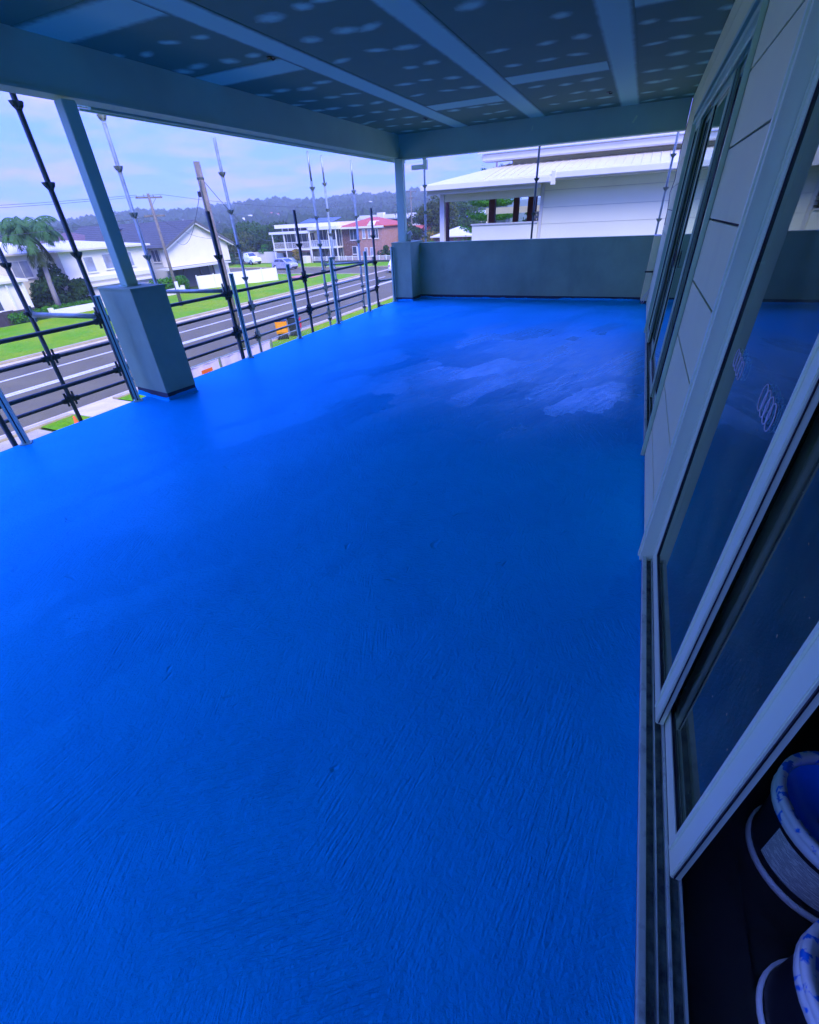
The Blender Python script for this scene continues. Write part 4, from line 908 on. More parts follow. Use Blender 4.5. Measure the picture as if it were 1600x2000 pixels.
# neighbouring house beyond the far parapet
N = House('neighbour_house', 'white weatherboard house with a pale roof and open veranda beyond the far parapet', (-2.6, 16, GZ))
N.box('wall_backing', 'grey_wall', -2.60, 9.0, 15.02, 24.0, GZ, 2.30)
zb = [-1.0, -0.62, -0.24, 0.14, 0.52, 0.90, 1.28, 1.66, 2.04, 2.27]
for k in range(len(zb) - 1): N.box('weatherboard', 'neighbour_white', -2.60, 9.0, 15.0 - 0.004 * (k % 2), 15.018, zb[k] + 0.008, zb[k + 1])
N.box('wall_lower', 'neighbour_white', -2.60, 9.0, 15.0, 15.018, GZ, -1.0)
N.box('corner_board', 'white_trim', -2.69, -2.605, 14.985, 15.1, GZ, 2.28)
N.box('eave_soffit', 'white_trim', -2.4, 9.2, 14.45, 15.0, 2.24, 2.275)
N.box('gutter', 'white_trim', -2.35, 9.4, 14.32, 14.449, 2.26, 2.40, None, 0.015)
N.box('gutter', 'white_trim', -5.95, -2.355, 14.28, 14.42, 2.19, 2.33, None, 0.015); N.box('gutter_return', 'white_trim', -2.353, -2.25, 14.30, 14.46, 2.14, 2.42)
N.box('fascia', 'white_trim', -5.8, -2.62, 14.46, 14.55, 2.10, 2.20)
N.box('veranda_beam', 'neighbour_white', -5.50, -2.70, 14.95, 15.06, 1.93, 2.19)
N.box('corner_post', 'white_trim', -5.60, -5.46, 14.93, 15.07, GZ, 2.19)
N.mesh('roof', 'pale_roof', [(-5.95, 14.42, 2.33), (9.4, 14.42, 2.42), (9.4, 17.6, 2.92), (-4.25, 17.6, 2.88), (-5.95, 22.0, 2.33), (-4.25, 21.0, 2.88), (-5.95, 14.42, 2.28), (9.4, 14.42, 2.36), (9.4, 17.6, 2.80), (-5.95, 22.0, 2.28)],
       [(0, 1, 2, 3), (0, 3, 5, 4), (6, 7, 1, 0), (6, 0, 4, 9)])
rib = MB()
for k in range(62):
    x = -4.2 + k * 0.215; rib.tube([N.L(x, 14.44, 2.345 + 0.006 * k * 0.1 + 0.003), N.L(x, 17.58, 2.90)], 0.007, 5)
rib.build('roof_ribs', M['pale_roof'], N.r)
N.box('upper_wall', 'neighbour_white', -4.1, 9.4, 17.4, 17.5, 2.70, 2.98)
N.box('upper_fascia', 'white_trim', -4.95, 9.6, 16.90, 17.0, 2.93, 3.12, None, 0.03); N.box('upper_soffit', 'white_trim', -4.9, 9.6, 17.001, 17.39, 2.93, 2.96); N.mesh('upper_roof', 'pale_roof', [(-5.05, 16.8, 3.16), (9.6, 16.8, 3.16), (9.6, 24, 4.3), (-5.05, 24, 4.3), (-5.05, 16.8, 3.125), (9.6, 16.8, 3.125), (9.6, 24, 4.2), (-5.05, 24, 4.2)], [(0, 1, 2, 3), (7, 6, 5, 4), (0, 4, 5, 1), (3, 2, 6, 7), (0, 3, 7, 4), (1, 5, 6, 2)])
N.box('upper_wall', 'neighbour_white', -4.05, -3.9, 17.51, 24, 2.6, 3.0)
N.box('veranda_floor', 'timber_brown', -5.5, -2.7, 15.1, 21.0, 0.02, 0.12)
N.box('balustrade_panel', 'neighbour_white', -4.60, -2.70, 14.96, 15.04, 0.1, 1.32); N.box('balustrade_cap', 'white_trim', -4.63, -2.70, 14.93, 15.07, 1.321, 1.36)
for (x, y, w) in ((-6.55, 18, 0.2), (-4.85, 18, 0.2), (-4.02, 18.0, 0.17), (-3.46, 17.8, 0.26)): N.box('veranda_post', 'timber_brown', x - w / 2, x + w / 2, y, y + w, 0.12, 2.3)
N.box('veranda_ceiling', 'white_trim', -6.3, -2.7, 15.1, 21.0, 2.30, 2.34)
for k in range(6): MB().cbox(N.L(-2.95, 16.6, 1.02 + k * 0.105), (0.36, 0.05, 0.06), Matrix.Rotation(0.5, 3, 'X')).build('louvre_slat', M['white_trim'], N.r)
pg = thing('cream_pergola', 'cream painted pergola frame behind the neighbouring veranda posts', 'pergola', (-6.0, 30, GZ))
MB().box(-2.4, 1.6, -0.1, 0.1, 5.55, 5.85).build('beam', M['cream'], pg)
for x in (-2.3, 0.1, 0.4): MB().box(x, x + 0.12, -0.09, 0.09, 0, 5.55).build('post', M['cream'], pg)
# ------------------------------------------------------------------ vegetation
def leaf_cloud(clumps, n, size, seed, flat=0.6, up=0.25):
    """clumps: (cx,cy,cz,rx,ry,rz). leaf quads on and inside the clumps"""
    r = np.random.RandomState(seed); V, F = [], []
    tot = sum(c[3] * c[4] + c[3] * c[5] for c in clumps)
    k = 0
    for c in clumps:
        m = max(6, int(n * (c[3] * c[4] + c[3] * c[5]) / tot))
        d = r.normal(size=(m, 3)); d /= np.linalg.norm(d, axis=1)[:, None]
        rad = r.uniform(0.55, 1.08, m) ** 0.6
        P = np.array(c[:3]) + d * np.array(c[3:6]) * rad[:, None]
        nrm = d + r.normal(scale=0.7, size=(m, 3)); nrm[:, 2] += up; nrm /= np.linalg.norm(nrm, axis=1)[:, None]
        a = np.cross(nrm, r.normal(size=(m, 3))); a /= np.linalg.norm(a, axis=1)[:, None]; b = np.cross(nrm, a)
        s = size * r.uniform(0.55, 1.3, m)[:, None]
        q = np.stack([P - a * s, P + b * s * flat, P + a * s, P - b * s * flat], 1).reshape(-1, 3)
        V.append(q); F += [(k + 4 * i, k + 4 * i + 1, k + 4 * i + 2, k + 4 * i + 3) for i in range(m)]; k += 4 * m
    return np.concatenate(V).tolist(), F
def blob_clumps(w, h, zc, n, seed, low=0.0):
    r = rnd(seed); out = []
    for i in range(n):
        a = r.uniform(0, 2 * PI); t = r.random() ** 0.6; z = r.uniform(-1, 1)
        k = math.sqrt(max(0.05, 1 - z * z)) * t
        s = r.uniform(0.22, 0.40)
        out.append((w * 0.5 * k * math.cos(a) * 0.85, w * 0.5 * k * math.sin(a) * 0.85, zc + z * h * 0.38, w * s * 0.75, w * s * 0.75, h * s * 0.55))
    return out
def tree(name, label, loc, w, ztop, zlow, mat, nclump, nleaf, leaf, seed, group=None, trunk=0.18, cat='tree'):
    t = thing(name, label, cat, loc, 0, group)
    h = ztop - zlow; zc = (ztop + zlow) / 2 - loc[2]
    cl = blob_clumps(w, h, zc, nclump, seed)
    tb = MB(); r = rnd(seed + 7)
    fork = max(0.3, zlow - loc[2] + h * 0.15)
    tb.tube([(0, 0, 0), (0.1 * trunk, 0.05, fork * 0.5), (0.3 * trunk, -0.1 * trunk, fork)], [trunk, trunk * 0.85, trunk * 0.7], 8)
    for c in cl[:max(4, nclump // 2)]:
        tb.tube([(0.3 * trunk, -0.1 * trunk, fork * 0.9), ((c[0]) * 0.5, c[1] * 0.5, (fork + c[2]) / 2 + 0.1), (c[0], c[1], c[2])], [trunk * 0.5, trunk * 0.3, trunk * 0.1], 6)
    tb.build('trunk', M['bark'], t, smooth=True)
    v, f = leaf_cloud(cl, nleaf, leaf, seed)
    raw('crown', v, f, M[mat], t)
    return t
# palm
pal = thing('palm_tree', 'tall feathery palm in front of the white house', 'palm', (-44.4, 25.6, GZ))
rg = rnd(11)
crown = Vector((0.1, 0.1, 5.3))
MB().tube([(0, 0, 0), (0.05, 0.05, 2.0), (0.15, 0.2, 4.0), tuple(crown)], [0.24, 0.19, 0.17, 0.15], 12).build('trunk', M['palm_bark'], pal, smooth=True)
MB().tube([tuple(crown), tuple(crown + Vector((0.02, 0.03, 0.7)))], [0.17, 0.10], 10).build('crownshaft', M['leaf_palm'], pal, smooth=True)
base = crown + Vector((0.02, 0.03, 0.55))
def frond(az, el, L, droop, mat, seed):
    r = np.random.RandomState(seed); n = 22
    d = Vector((math.cos(az), math.sin(az), 0)); p = base.copy(); pts = [p.copy()]; e = el
    for i in range(n):
        p = p + (d * math.cos(e) + Vector((0, 0, math.sin(e)))) * (L / n); e -= droop / n * (0.5 + i / n); pts.append(p.copy())
    V, F = [], []
    side = Vector((-d.y, d.x, 0))
    for i in range(2, n + 1):
        tang = (pts[i] - pts[i - 1]).normalized(); ln = L * 0.30 * math.sin(PI * min(1, (i + 1.5) / (n + 3))) + 0.12
        for rep in range(2):
            q0 = pts[i - 1].lerp(pts[i], rep * 0.5)
            for sg in (-1, 1):
                dv = (side * sg * 0.8 + tang * 0.55 + Vector((r.normal() * 0.12, r.normal() * 0.12, -0.55 + r.normal() * 0.15))).normalized()
                w = tang * 0.035; m_ = q0 + dv * ln * 0.55; tip = q0 + dv * ln + Vector((0, 0, -ln * 0.25))
                k = len(V); V += [tuple(q0 - w), tuple(q0 + w), tuple(m_ + w), tuple(m_ - w), tuple(tip)]; F += [(k, k + 1, k + 2, k + 3), (k + 3, k + 2, k + 4)]
    mb = MB(); mb.add(V, F); mb.tube([tuple(x) for x in pts], [0.035 * (1 - i / (n + 2)) + 0.006 for i in range(n + 1)], 5)
    me = bpy.data.meshes.new('frond'); me.from_pydata(mb.v, [], mb.f); me.update(); me.materials.append(M[mat])
    o = bpy.data.objects.new('frond', me); COL.objects.link(o); o.parent = pal
for i in range(26):
    frond(i * 2.399 + rg.uniform(-0.2, 0.2), rg.uniform(0.1, 1.35), rg.uniform(2.2, 3.0), rg.uniform(1.8, 3.0), 'leaf_palm', 40 + i)
for i in range(6): frond(rg.uniform(0, 6.28), -0.9, rg.uniform(1.9, 2.5), 0.9, 'leaf_olive', 70 + i)
# shrubs, hedges, trees
def shrub(label, loc, w, h, mat, n, leaf, seed, cat='shrub', bloom=0, name='garden_shrub', dy=None):
    t = thing(name, label, cat, loc)
    r = rnd(seed); cl = []
    for i in range(14):
        a = r.uniform(0, 2 * PI); z = r.uniform(0.12, 0.88); k = (1 - z * 0.65) * r.uniform(0.2, 0.62) * w * 0.5
        cl.append((k * math.cos(a), k * math.sin(a) * (dy or 1), z * h, w * 0.25 * (1.2 - z * 0.6), w * 0.25 * (1.2 - z * 0.6), h * 0.17))
    v, f = leaf_cloud(cl, n, leaf, seed); raw('foliage', v, f, M[mat], t)
    sb = MB()
    for i in range(5): a = i * 1.26; sb.tube([(0.1 * math.cos(a), 0.1 * math.sin(a), 0), (w * 0.15 * math.cos(a), w * 0.15 * math.sin(a), h * 0.7)], [0.05, 0.015], 6)
    sb.build('stem', M['bark'], t)
    if bloom:
        v, f = leaf_cloud([(c[0], c[1], c[2], c[3] * 1.05, c[4] * 1.05, c[5] * 1.05) for c in cl], bloom, leaf * 0.7, seed + 1); raw('blossom', v, f, M['bloom'], t)
    return t
shrub('big dark glossy shrub with white blossom in front of the white house', (-45.6, 26.3, GZ), 4.6, 3.9, 'leaf_dark', 6500, 0.16, 21, 'shrub', 70, 'flowering_shrub')
shrub('lower green shrub to the right of the palm trunk', (-44.9, 28.3, GZ), 3.0, 2.4, 'leaf_dark', 2600, 0.15, 22)
def hedge(label, loc, lx, ly, h, mat, n, leaf, seed):
    t = thing('clipped_hedge', label, 'hedge', loc)
    r = np.random.RandomState(seed); cl = []
    m = max(3, int(max(lx, ly) / 0.5))
    for i in range(m): u = (i + 0.5) / m - 0.5; cl.append((u * lx * 0.9 if lx > ly else r.normal() * 0.05, u * ly * 0.9 if ly >= lx else r.normal() * 0.05, h * 0.52, max(0.45, lx * 0.5 if ly >= lx else 0.5), max(0.45, ly * 0.5 if lx > ly else 0.5), h * 0.5))
    v, f = leaf_cloud(cl, n, leaf, seed); raw('foliage', v, f, M[mat], t)
    MB().cbox((0, 0, h * 0.42), (max(0.2, lx * 0.7), max(0.2, ly * 0.7), h * 0.7)).build('inner_growth', M['leaf_dark'], t)
    return t
hedge('long low bright hedge below the white house and palm', (-43.3, 24.5, GZ), 0.9, 7.5, 0.85, 'leaf_bright', 3600, 0.10, 31)
hedge('rounded bright green hedge in front of the gable house', (-43.8, 36.9, GZ), 1.2, 4.6, 1.55, 'leaf_bright', 4200, 0.11, 32)
tg = 'trees between the houses'
tree('broad_tree', 'large dark tree left of the veranda house, behind the utility truck', (-72, 84, GZ), 11, 2.0, -3.6, 'leaf_mid', 24, 6500, 0.26, 51, tg)
tree('broad_tree', 'olive green tree at the right end of the gable house', (-66.5, 71, GZ), 8, 0.9, -3.4, 'leaf_olive', 18, 4000, 0.24, 52, tg)
tree('broad_tree', 'tall dark tree close behind the veranda house', (-64.5, 83, GZ), 9, 2.2, -3.4, 'leaf_dark', 20, 5000, 0.25, 53, tg)
tree('round_bush', 'small bright round bush left of the veranda house', (-60.6, 73.9, GZ), 3.2, -1.2, -3.6, 'leaf_bright', 12, 1800, 0.17, 54, None, 0.1, 'bush')
tree('broad_tree', 'dark bushy tree behind the pale side fence', (-59.5, 76, GZ), 5, -0.6, -3.5, 'leaf_dark', 14, 2400, 0.2, 55, tg)
tree('broad_tree', 'rounded dark tree right of the brick house', (-36.0, 80.5, GZ), 5.2, 1.3, -2.6, 'leaf_dark', 16, 3200, 0.2, 56, tg)
tree('round_bush', 'low dark bush at the foot of the brick house', (-36.7, 72.9, GZ), 2.6, -1.9, -3.8, 'leaf_dark', 10, 1500, 0.14, 57, None, 0.08, 'bush')
tree('broad_tree', 'tall olive tree beyond the far corner pier, left of the white veranda post', (-31.0, 82, GZ), 7.0, 4.6, -2.5, 'leaf_olive', 24, 6500, 0.22, 58, tg)
tree('broad_tree', 'wide dark tree behind the tall olive tree', (-38.5, 104, GZ), 12, 4.4, -1.0, 'leaf_dark', 22, 4800, 0.28, 59, tg)
tree('round_bush', 'yellow and orange leaved bush beyond the parapet corner', (-29.6, 76, GZ), 3.8, -0.3, -3.4, 'leaf_yellow', 12, 2200, 0.15, 60, None, 0.1, 'bush')
tree('round_bush', 'bright green bush just above the parapet beside the white veranda post', (-27.2, 71, GZ), 3.0, -1.1, -3.6, 'leaf_bright', 10, 1800, 0.14, 61, None, 0.1, 'bush')
tree('broad_tree', 'dark tree seen between white veranda post and timber posts', (-31.5, 98, GZ), 8, 3.6, -3.0, 'leaf_mid', 18, 4200, 0.24, 62, tg)
tree('yellow_shrub', 'small yellow-green shrub by the stair of the veranda house', (-50.9, 68.9, GZ), 2.0, -1.9, -3.5, 'leaf_yellow', 9, 1100, 0.14, 63, None, 0.08, 'shrub')
tree('broad_tree', 'mid green tree mass behind the neighbouring pergola', (-5.0, 58, GZ), 12, 4.4, -2.0, 'leaf_dark', 20, 5200, 0.24, 64, tg)
tree('round_bush', 'grey-green bush at the left end of the parked utility truck', (-64.0, 66.5, GZ), 3.4, -1.6, -3.7, 'leaf_mid', 10, 1700, 0.16, 65, None, 0.1, 'bush')
# layered conifer seen through the neighbouring veranda
pn = thing('layered_conifer', 'bright layered conifer with upswept branches seen through the neighbouring veranda', 'conifer', (-11.6, 44, GZ))
MB().tube([(0, 0, 0), (0, 0, 9.5)], [0.28, 0.06], 10).build('trunk', M['bark'], pn, smooth=True)
rg = rnd(77)
for lv in range(7):
    z = 2.4 + lv * 0.95; nb = 6
    for k in range(nb):
        a = k * 2 * PI / nb + lv * 0.5 + rg.uniform(-0.15, 0.15); L = (3.9 - lv * 0.42) * rg.uniform(0.85, 1.1)
        d = Vector((math.cos(a), math.sin(a), 0)); pts = [d * (L * t) + Vector((0, 0, z - 0.35 * t + 0.75 * t * t)) for t in np.linspace(0, 1, 7)]
        cl = [(p.x, p.y, p.z + 0.08, 0.16 + 0.42 * math.sin(PI * min(1, i / 5.5)), 0.16 + 0.42 * math.sin(PI * min(1, i / 5.5)), 0.20) for i, p in enumerate(pts) if i > 0]
        v, f = leaf_cloud(cl, 520, 0.10, 300 + lv * 10 + k, 0.35, 0.8)
        mb = MB(); mb.add(v, f); mb.tube([tuple(p) for p in pts], [0.06, 0.055, 0.05, 0.04, 0.03, 0.02, 0.01], 5)
        me = bpy.data.meshes.new('branch'); me.from_pydata(mb.v, [], mb.f); me.update(); me.materials.append(M['leaf_bright']); o = bpy.data.objects.new('branch', me); COL.objects.link(o); o.parent = pn

# ------------------------------------------------------------------ far wooded hill with houses
RIDGE = [(-40, 1.2), (0, 1.5), (15, 1.6), (18.4, 1.6), (22.1, 2.0), (25.9, 1.9), (30.2, 1.8), (34.5, 1.62), (38.6, 1.85), (42.7, 1.5), (44.7, 1.28), (49.4, 1.33), (53.8, 1.1), (57.2, 0.76), (70, 0.6), (110, 0.5)]
def ridge(az): return float(np.interp(az, [a for a, _ in RIDGE], [e for _, e in RIDGE]))
RP = 640.0
def hill_z(az, r):
    top = RP * math.tan(math.radians(ridge(az))) + 1.6 - 5.5
    t = min(1, max(0, (r - 240) / (RP - 240))); s = t * t * (3 - 2 * t)
    if r > RP: s = 1 - 0.5 * min(1, (r - RP) / 160) ** 2
    return GZ + (top - GZ) * s + 1.6 * s * math.sin(az * 0.9) * math.cos(r * 0.02)
v, f = [], []
azs = np.arange(-40, 111, 1.0); rs_ = np.arange(230, 811, 20.0)
for az in azs:
    for r in rs_: a = math.radians(az); v.append((-r * math.sin(a), r * math.cos(a), hill_z(az, r) - (0.4 if r < 250 else 0)))
nr = len(rs_)
for i in range(len(azs) - 1):
    for j in range(nr - 1): f.append((i * nr + j, i * nr + j + 1, (i + 1) * nr + j + 1, (i + 1) * nr + j))
struct(raw('hill', v, f, M['ground'], None, True))
# one crown shape in three variants, repeated as a single mass of woodland
rs = np.random.RandomState(5)
def crown_shape(seed):
    import bmesh as _b
    bm = _b.new(); _b.ops.create_icosphere(bm, subdivisions=2, radius=1.0); r = np.random.RandomState(seed)
    V = np.array([v_.co[:] for v_ in bm.verts]); F = np.array([[x.index for x in fc.verts] for fc in bm.faces]); bm.free()
    k = 1 + 0.28 * r.normal(size=len(V)).clip(-1.4, 1.4); V = V * k[:, None]; V[:, 2] = V[:, 2] * 0.8 + 0.1
    return V, F
shapes = [crown_shape(s) for s in (1, 2, 3)]
AV, AF, off = [], [], 0
HH = []
def put(az, r, s, zz):
    global off
    V, F = shapes[rs.randint(3)]
    a = math.radians(az); c = rs.uniform(0, 2 * PI); ca, sa = math.cos(c), math.sin(c)
    W = np.stack([V[:, 0] * ca - V[:, 1] * sa, V[:, 0] * sa + V[:, 1] * ca, V[:, 2] * rs.uniform(0.8, 1.4)], 1) * s + np.array([-r * math.sin(a), r * math.cos(a), zz])
    AV.append(W); AF.append(F + off); off += len(V)
HOUSES = ((37.2, 452, 13, 'tile_red'), (38.2, 446, 12, 'tile_red'), (39.1, 440, 11, 'pale_roof'), (36.4, 460, 12, 'tile_red'), (44.9, 395, 9, 'pale_roof'), (43.6, 385, 9, 'pale_roof'), (42.8, 405, 10, 'pale_roof'), (45.8, 420, 9, 'pale_roof'), (42.0, 420, 9, 'pale_roof'), (46.8, 440, 10, 'pale_roof'), (48.0, 425, 9, 'tile_red'), (49.0, 445, 9, 'pale_roof'),
          (29.2, 515, 12, 'pale_roof'), (26.9, 515, 13, 'tile_red'), (27.9, 525, 8, 'pale_roof'), (23.4, 540, 10, 'pale_roof'), (53.2, 480, 10, 'pale_roof'), (40.4, 430, 8, 'pale_roof'), (41.2, 395, 8, 'pale_roof'), (43.2, 440, 8, 'pale_roof'), (45.2, 455, 8, 'pale_roof'))
for i in range(5200):
    az = rs.uniform(14, 66); r = 250 + 400 * rs.uniform(0, 1) ** 0.75
    if any(abs(az - c[0]) < 0.75 and -75 < r - c[1] < 8 for c in HOUSES) and rs.uniform() < 0.9: continue
    s = rs.uniform(2.6, 5.2) * (0.8 + r / 1600)
    put(az, r, s, hill_z(az, r) + s * 0.45)
for i in range(420):                                     # belt of trees on the flat between the streets and the hill
    az = rs.uniform(14, 64); r = rs.uniform(140, 250)
    put(az, r, rs.uniform(2.0, 3.4), GZ + rs.uniform(0.4, 1.6))
AV = np.concatenate(AV); AF = np.concatenate(AF)
tag(raw('woodland', AV.tolist(), AF.tolist(), M['leaf_hill'], None, False), 'hazy dark green woodland covering the distant hill', 'woodland', None, 'stuff')
rg = rnd(8)
def small_house(az, r, w, roof, s=1.0):
    a = math.radians(az); z = hill_z(az, r) - 0.5
    t = thing('hillside_house', 'small red-roofed house among the trees on the distant hill' if roof == 'tile_red' else 'small pale-roofed house among the trees on the distant hill', 'house', (-r * math.sin(a), r * math.cos(a), z), a + rg.uniform(-0.4, 0.4), 'houses on the distant hillside')
    d = w * 0.7; h = 6.4 * s
    MB().box(-w / 2, w / 2, -d / 2, d / 2, 0, h).build('wall', M['grey_wall'], t)
    MB().add([(-w / 2 - .5, -d / 2 - .5, h), (w / 2 + .5, -d / 2 - .5, h), (w / 2 + .5, d / 2 + .5, h), (-w / 2 - .5, d / 2 + .5, h), (-w / 4, 0, h + 2.2 * s), (w / 4, 0, h + 2.2 * s)], [(0, 1, 5, 4), (1, 2, 5), (2, 3, 4, 5), (3, 0, 4), (3, 2, 1, 0)]).build('roof', M[roof], t)
    for k in (-0.28, 0.1): MB().box(w * k, w * (k + 0.18), -d / 2 - 0.06, -d / 2 - 0.01, h * 0.45, h * 0.75).build('window', M['pane'], t)
for (az, r, w, roof) in HOUSES:
    small_house(az, r, w * 0.62, roof, rg.uniform(0.45, 0.62))
# ------------------------------------------------------------------ poles and wires
def pole(label, x, y, top, r0, r1, arms, name='power_pole'):
    t = thing(name, label, 'power pole', (x, y, GZ))
    MB().tube([(0, 0, 0), (0.02, 0, (top - GZ) * 0.5), (0, 0, top - GZ)], [r0, (r0 + r1) / 2, r1], 14).build('shaft', M['timber_pole'], t, smooth=True)
    for (z, half, ins, ang) in arms:
        d = Vector((math.cos(ang), math.sin(ang), 0)); n = Vector((-d.y, d.x, 0))
        arm = MB().bar(d * -half + n * (r1 + 0.05) + Vector((0, 0, z - GZ)), d * half + n * (r1 + 0.05) + Vector((0, 0, z - GZ)), 0.09, 0.11).build('cross_arm', M['timber_pole'], t)
        if ins:
            for k in (-0.9, -0.35, 0.35, 0.9):
                p = d * half * k + n * (r1 + 0.05) + Vector((0, 0, z - GZ + 0.05)); MB().lathe([(0.0, 0), (0.03, 0), (0.05, 0.05), (0.03, 0.07), (0.05, 0.12), (0.02, 0.17), (0, 0.17)], tuple(p), 10).build('insulator', M['galv'], arm)
            MB().bar(d * half * 0.55 + n * (r1 + 0.05) + Vector((0, 0, z - GZ)), n * (r1 + 0.05) + Vector((0, 0, z - GZ - 0.55)), 0.03, 0.03).build('brace', M['galv_dark'], arm)
    return t
tp = pole('tall leaning-looking timber power pole without cross arms at the near kerb', -17.6, 18.0, 3.95, 0.17, 0.13, [])
MB().lathe([(0.135, 7.35), (0.15, 7.35), (0.15, 7.42), (0.135, 7.42)], n=14, closed=True).build('steel_band', M['galv_dark'], tp)
MB().tube([(0.10, -0.14, 7.3), (0.12, -0.22, 7.0), (0.10, -0.17, 6.0), (0.10, -0.17, 3.0)], 0.03, 6).build('cable_conduit', M['galv_dark'], tp)
MB().box(-0.3, -0.14, -0.07, 0.02, 6.75, 6.95).build('fuse_box', M['black'], tp)
t2 = pole('thin timber power pole with two cross arms in front of the gable house', -35.3, 30.3, 4.05, 0.15, 0.10, [(3.80, 0.95, True, 0.86), (2.62, 0.75, False, 0.86)])
MB().box(0.11, 0.16, -0.15, 0.15, 1.4, 2.0).build('number_plate', M['white_trim'], t2)
pole('distant power pole with cross arm right of the far corner post', -41.5, 95, 5.9, 0.15, 0.10, [(5.7, 1.1, True, 0.0), (4.7, 0.8, False, 0.0)])
def wire(label, a, b, sag, r=0.012, n=14):
    a, b = Vector(a), Vector(b); t = thing('overhead_wire', label, 'wire', tuple(a), 0, 'overhead wires')
    MB().tube([(b - a) * u + Vector((0, 0, -4 * sag * u * (1 - u))) for u in np.linspace(0, 1, n)], r, 5, False).build('strand', M['wire'], t)
d2 = Vector((math.cos(0.86), math.sin(0.86), 0)); n2 = Vector((-d2.y, d2.x, 0))
T2 = lambda k, z: Vector((-35.3, 30.3, z)) + d2 * 0.95 * k + n2 * 0.15
wire('upper overhead wire running left from the cross-armed pole', T2(-0.9, 3.98), (-55, -8, 4.6), 0.9)
wire('second overhead wire running left from the cross-armed pole', T2(0.9, 3.98), (-57, -6, 4.6), 1.0)
wire('overhead wire running from the cross-armed pole past the timber pole', T2(0.9, 3.98), (-41.5, 95, 5.85), 1.6)
wire('low service wire crossing the palm tree', (-35.3, 30.3, 2.6), (-60, 10, 1.6), 0.5)
wire('service wire from the timber pole down to the gable house', (-17.6, 18.0, 3.3), (-45.6, 41.0, 0.6), 1.1, 0.014)
wire('service wire from the timber pole towards the veranda house', (-17.6, 18.0, 3.45), (-46.0, 58.5, 0.3), 1.3, 0.014)
wire('second service wire from the cross-armed pole to the gable house', (-35.3, 30.3, 2.62), (-45.6, 48.0, 0.7), 0.7)
wire('thin wire across the front of the veranda house roof', (-41.5, 95, 4.6), (-60, 62, 1.5), 0.5)
wire('thin wire from the distant pole towards the olive tree', (-41.5, 95, 4.6), (-18, 90, 2.2), 0.4)

# ------------------------------------------------------------------ vehicles
def wheel(root, x, y, r, w):
    ty = MB(); n = 20
    prof = [(r * 0.62, -w / 2), (r * 0.94, -w / 2), (r, -w * 0.3), (r, w * 0.3), (r * 0.94, w / 2), (r * 0.62, w / 2)]
    ty.lathe(prof, n=n, closed=True)
    o = ty.build('tyre', M['tyre'], root, smooth=True)
    rm = MB().lathe([(0, -w * 0.36), (r * 0.25, -w * 0.42), (r * 0.5, -w * 0.3), (r * 0.61, -w * 0.45), (r * 0.61, w * 0.45), (r * 0.5, w * 0.3), (r * 0.25, w * 0.42), (0, w * 0.36)], n=n).build('rim', M['rim'], o, smooth=True)
    o.location = (x, y, r); o.rotation_euler = (PI / 2, 0, 0)
def loft(sections, mat, root, name, bevel=0.03):
    """sections: list of (x, z0, z1, half-width bottom, half-width top)"""
    v, f = [], []
    for (x, z0, z1, wb, wt) in sections: v += [(x, -wb, z0), (x, wb, z0), (x, wt, z1), (x, -wt, z1)]
    n = len(sections)
    for i in range(n - 1):
        for k in range(4): f.append((4 * i + k, 4 * i + (k + 1) % 4, 4 * i + 4 + (k + 1) % 4, 4 * i + 4 + k))
    f += [(3, 2, 1, 0), (4 * n - 4, 4 * n - 3, 4 * n - 2, 4 * n - 1)]
    return MB().add(v, f).build(name, mat, root, bevel=bevel)
def side_glass(root, pts, yv, mat=None):
    for s in (-1, 1):
        m = MB(); P = [(x, s * (yv + (0.0 if z < 1.0 else -0.10 * (z - 1.0) / 0.5)), z) for x, z in pts]
        Q = [(x, y - s * 0.03, z) for x, y, z in P]; n = len(P)
        m.add(P + Q, [tuple(range(n)), tuple(range(2 * n - 1, n - 1, -1))] + [(i, i + n, (i + 1) % n + n, (i + 1) % n) for i in range(n)]); m.build('side_window', M['pane'], root)
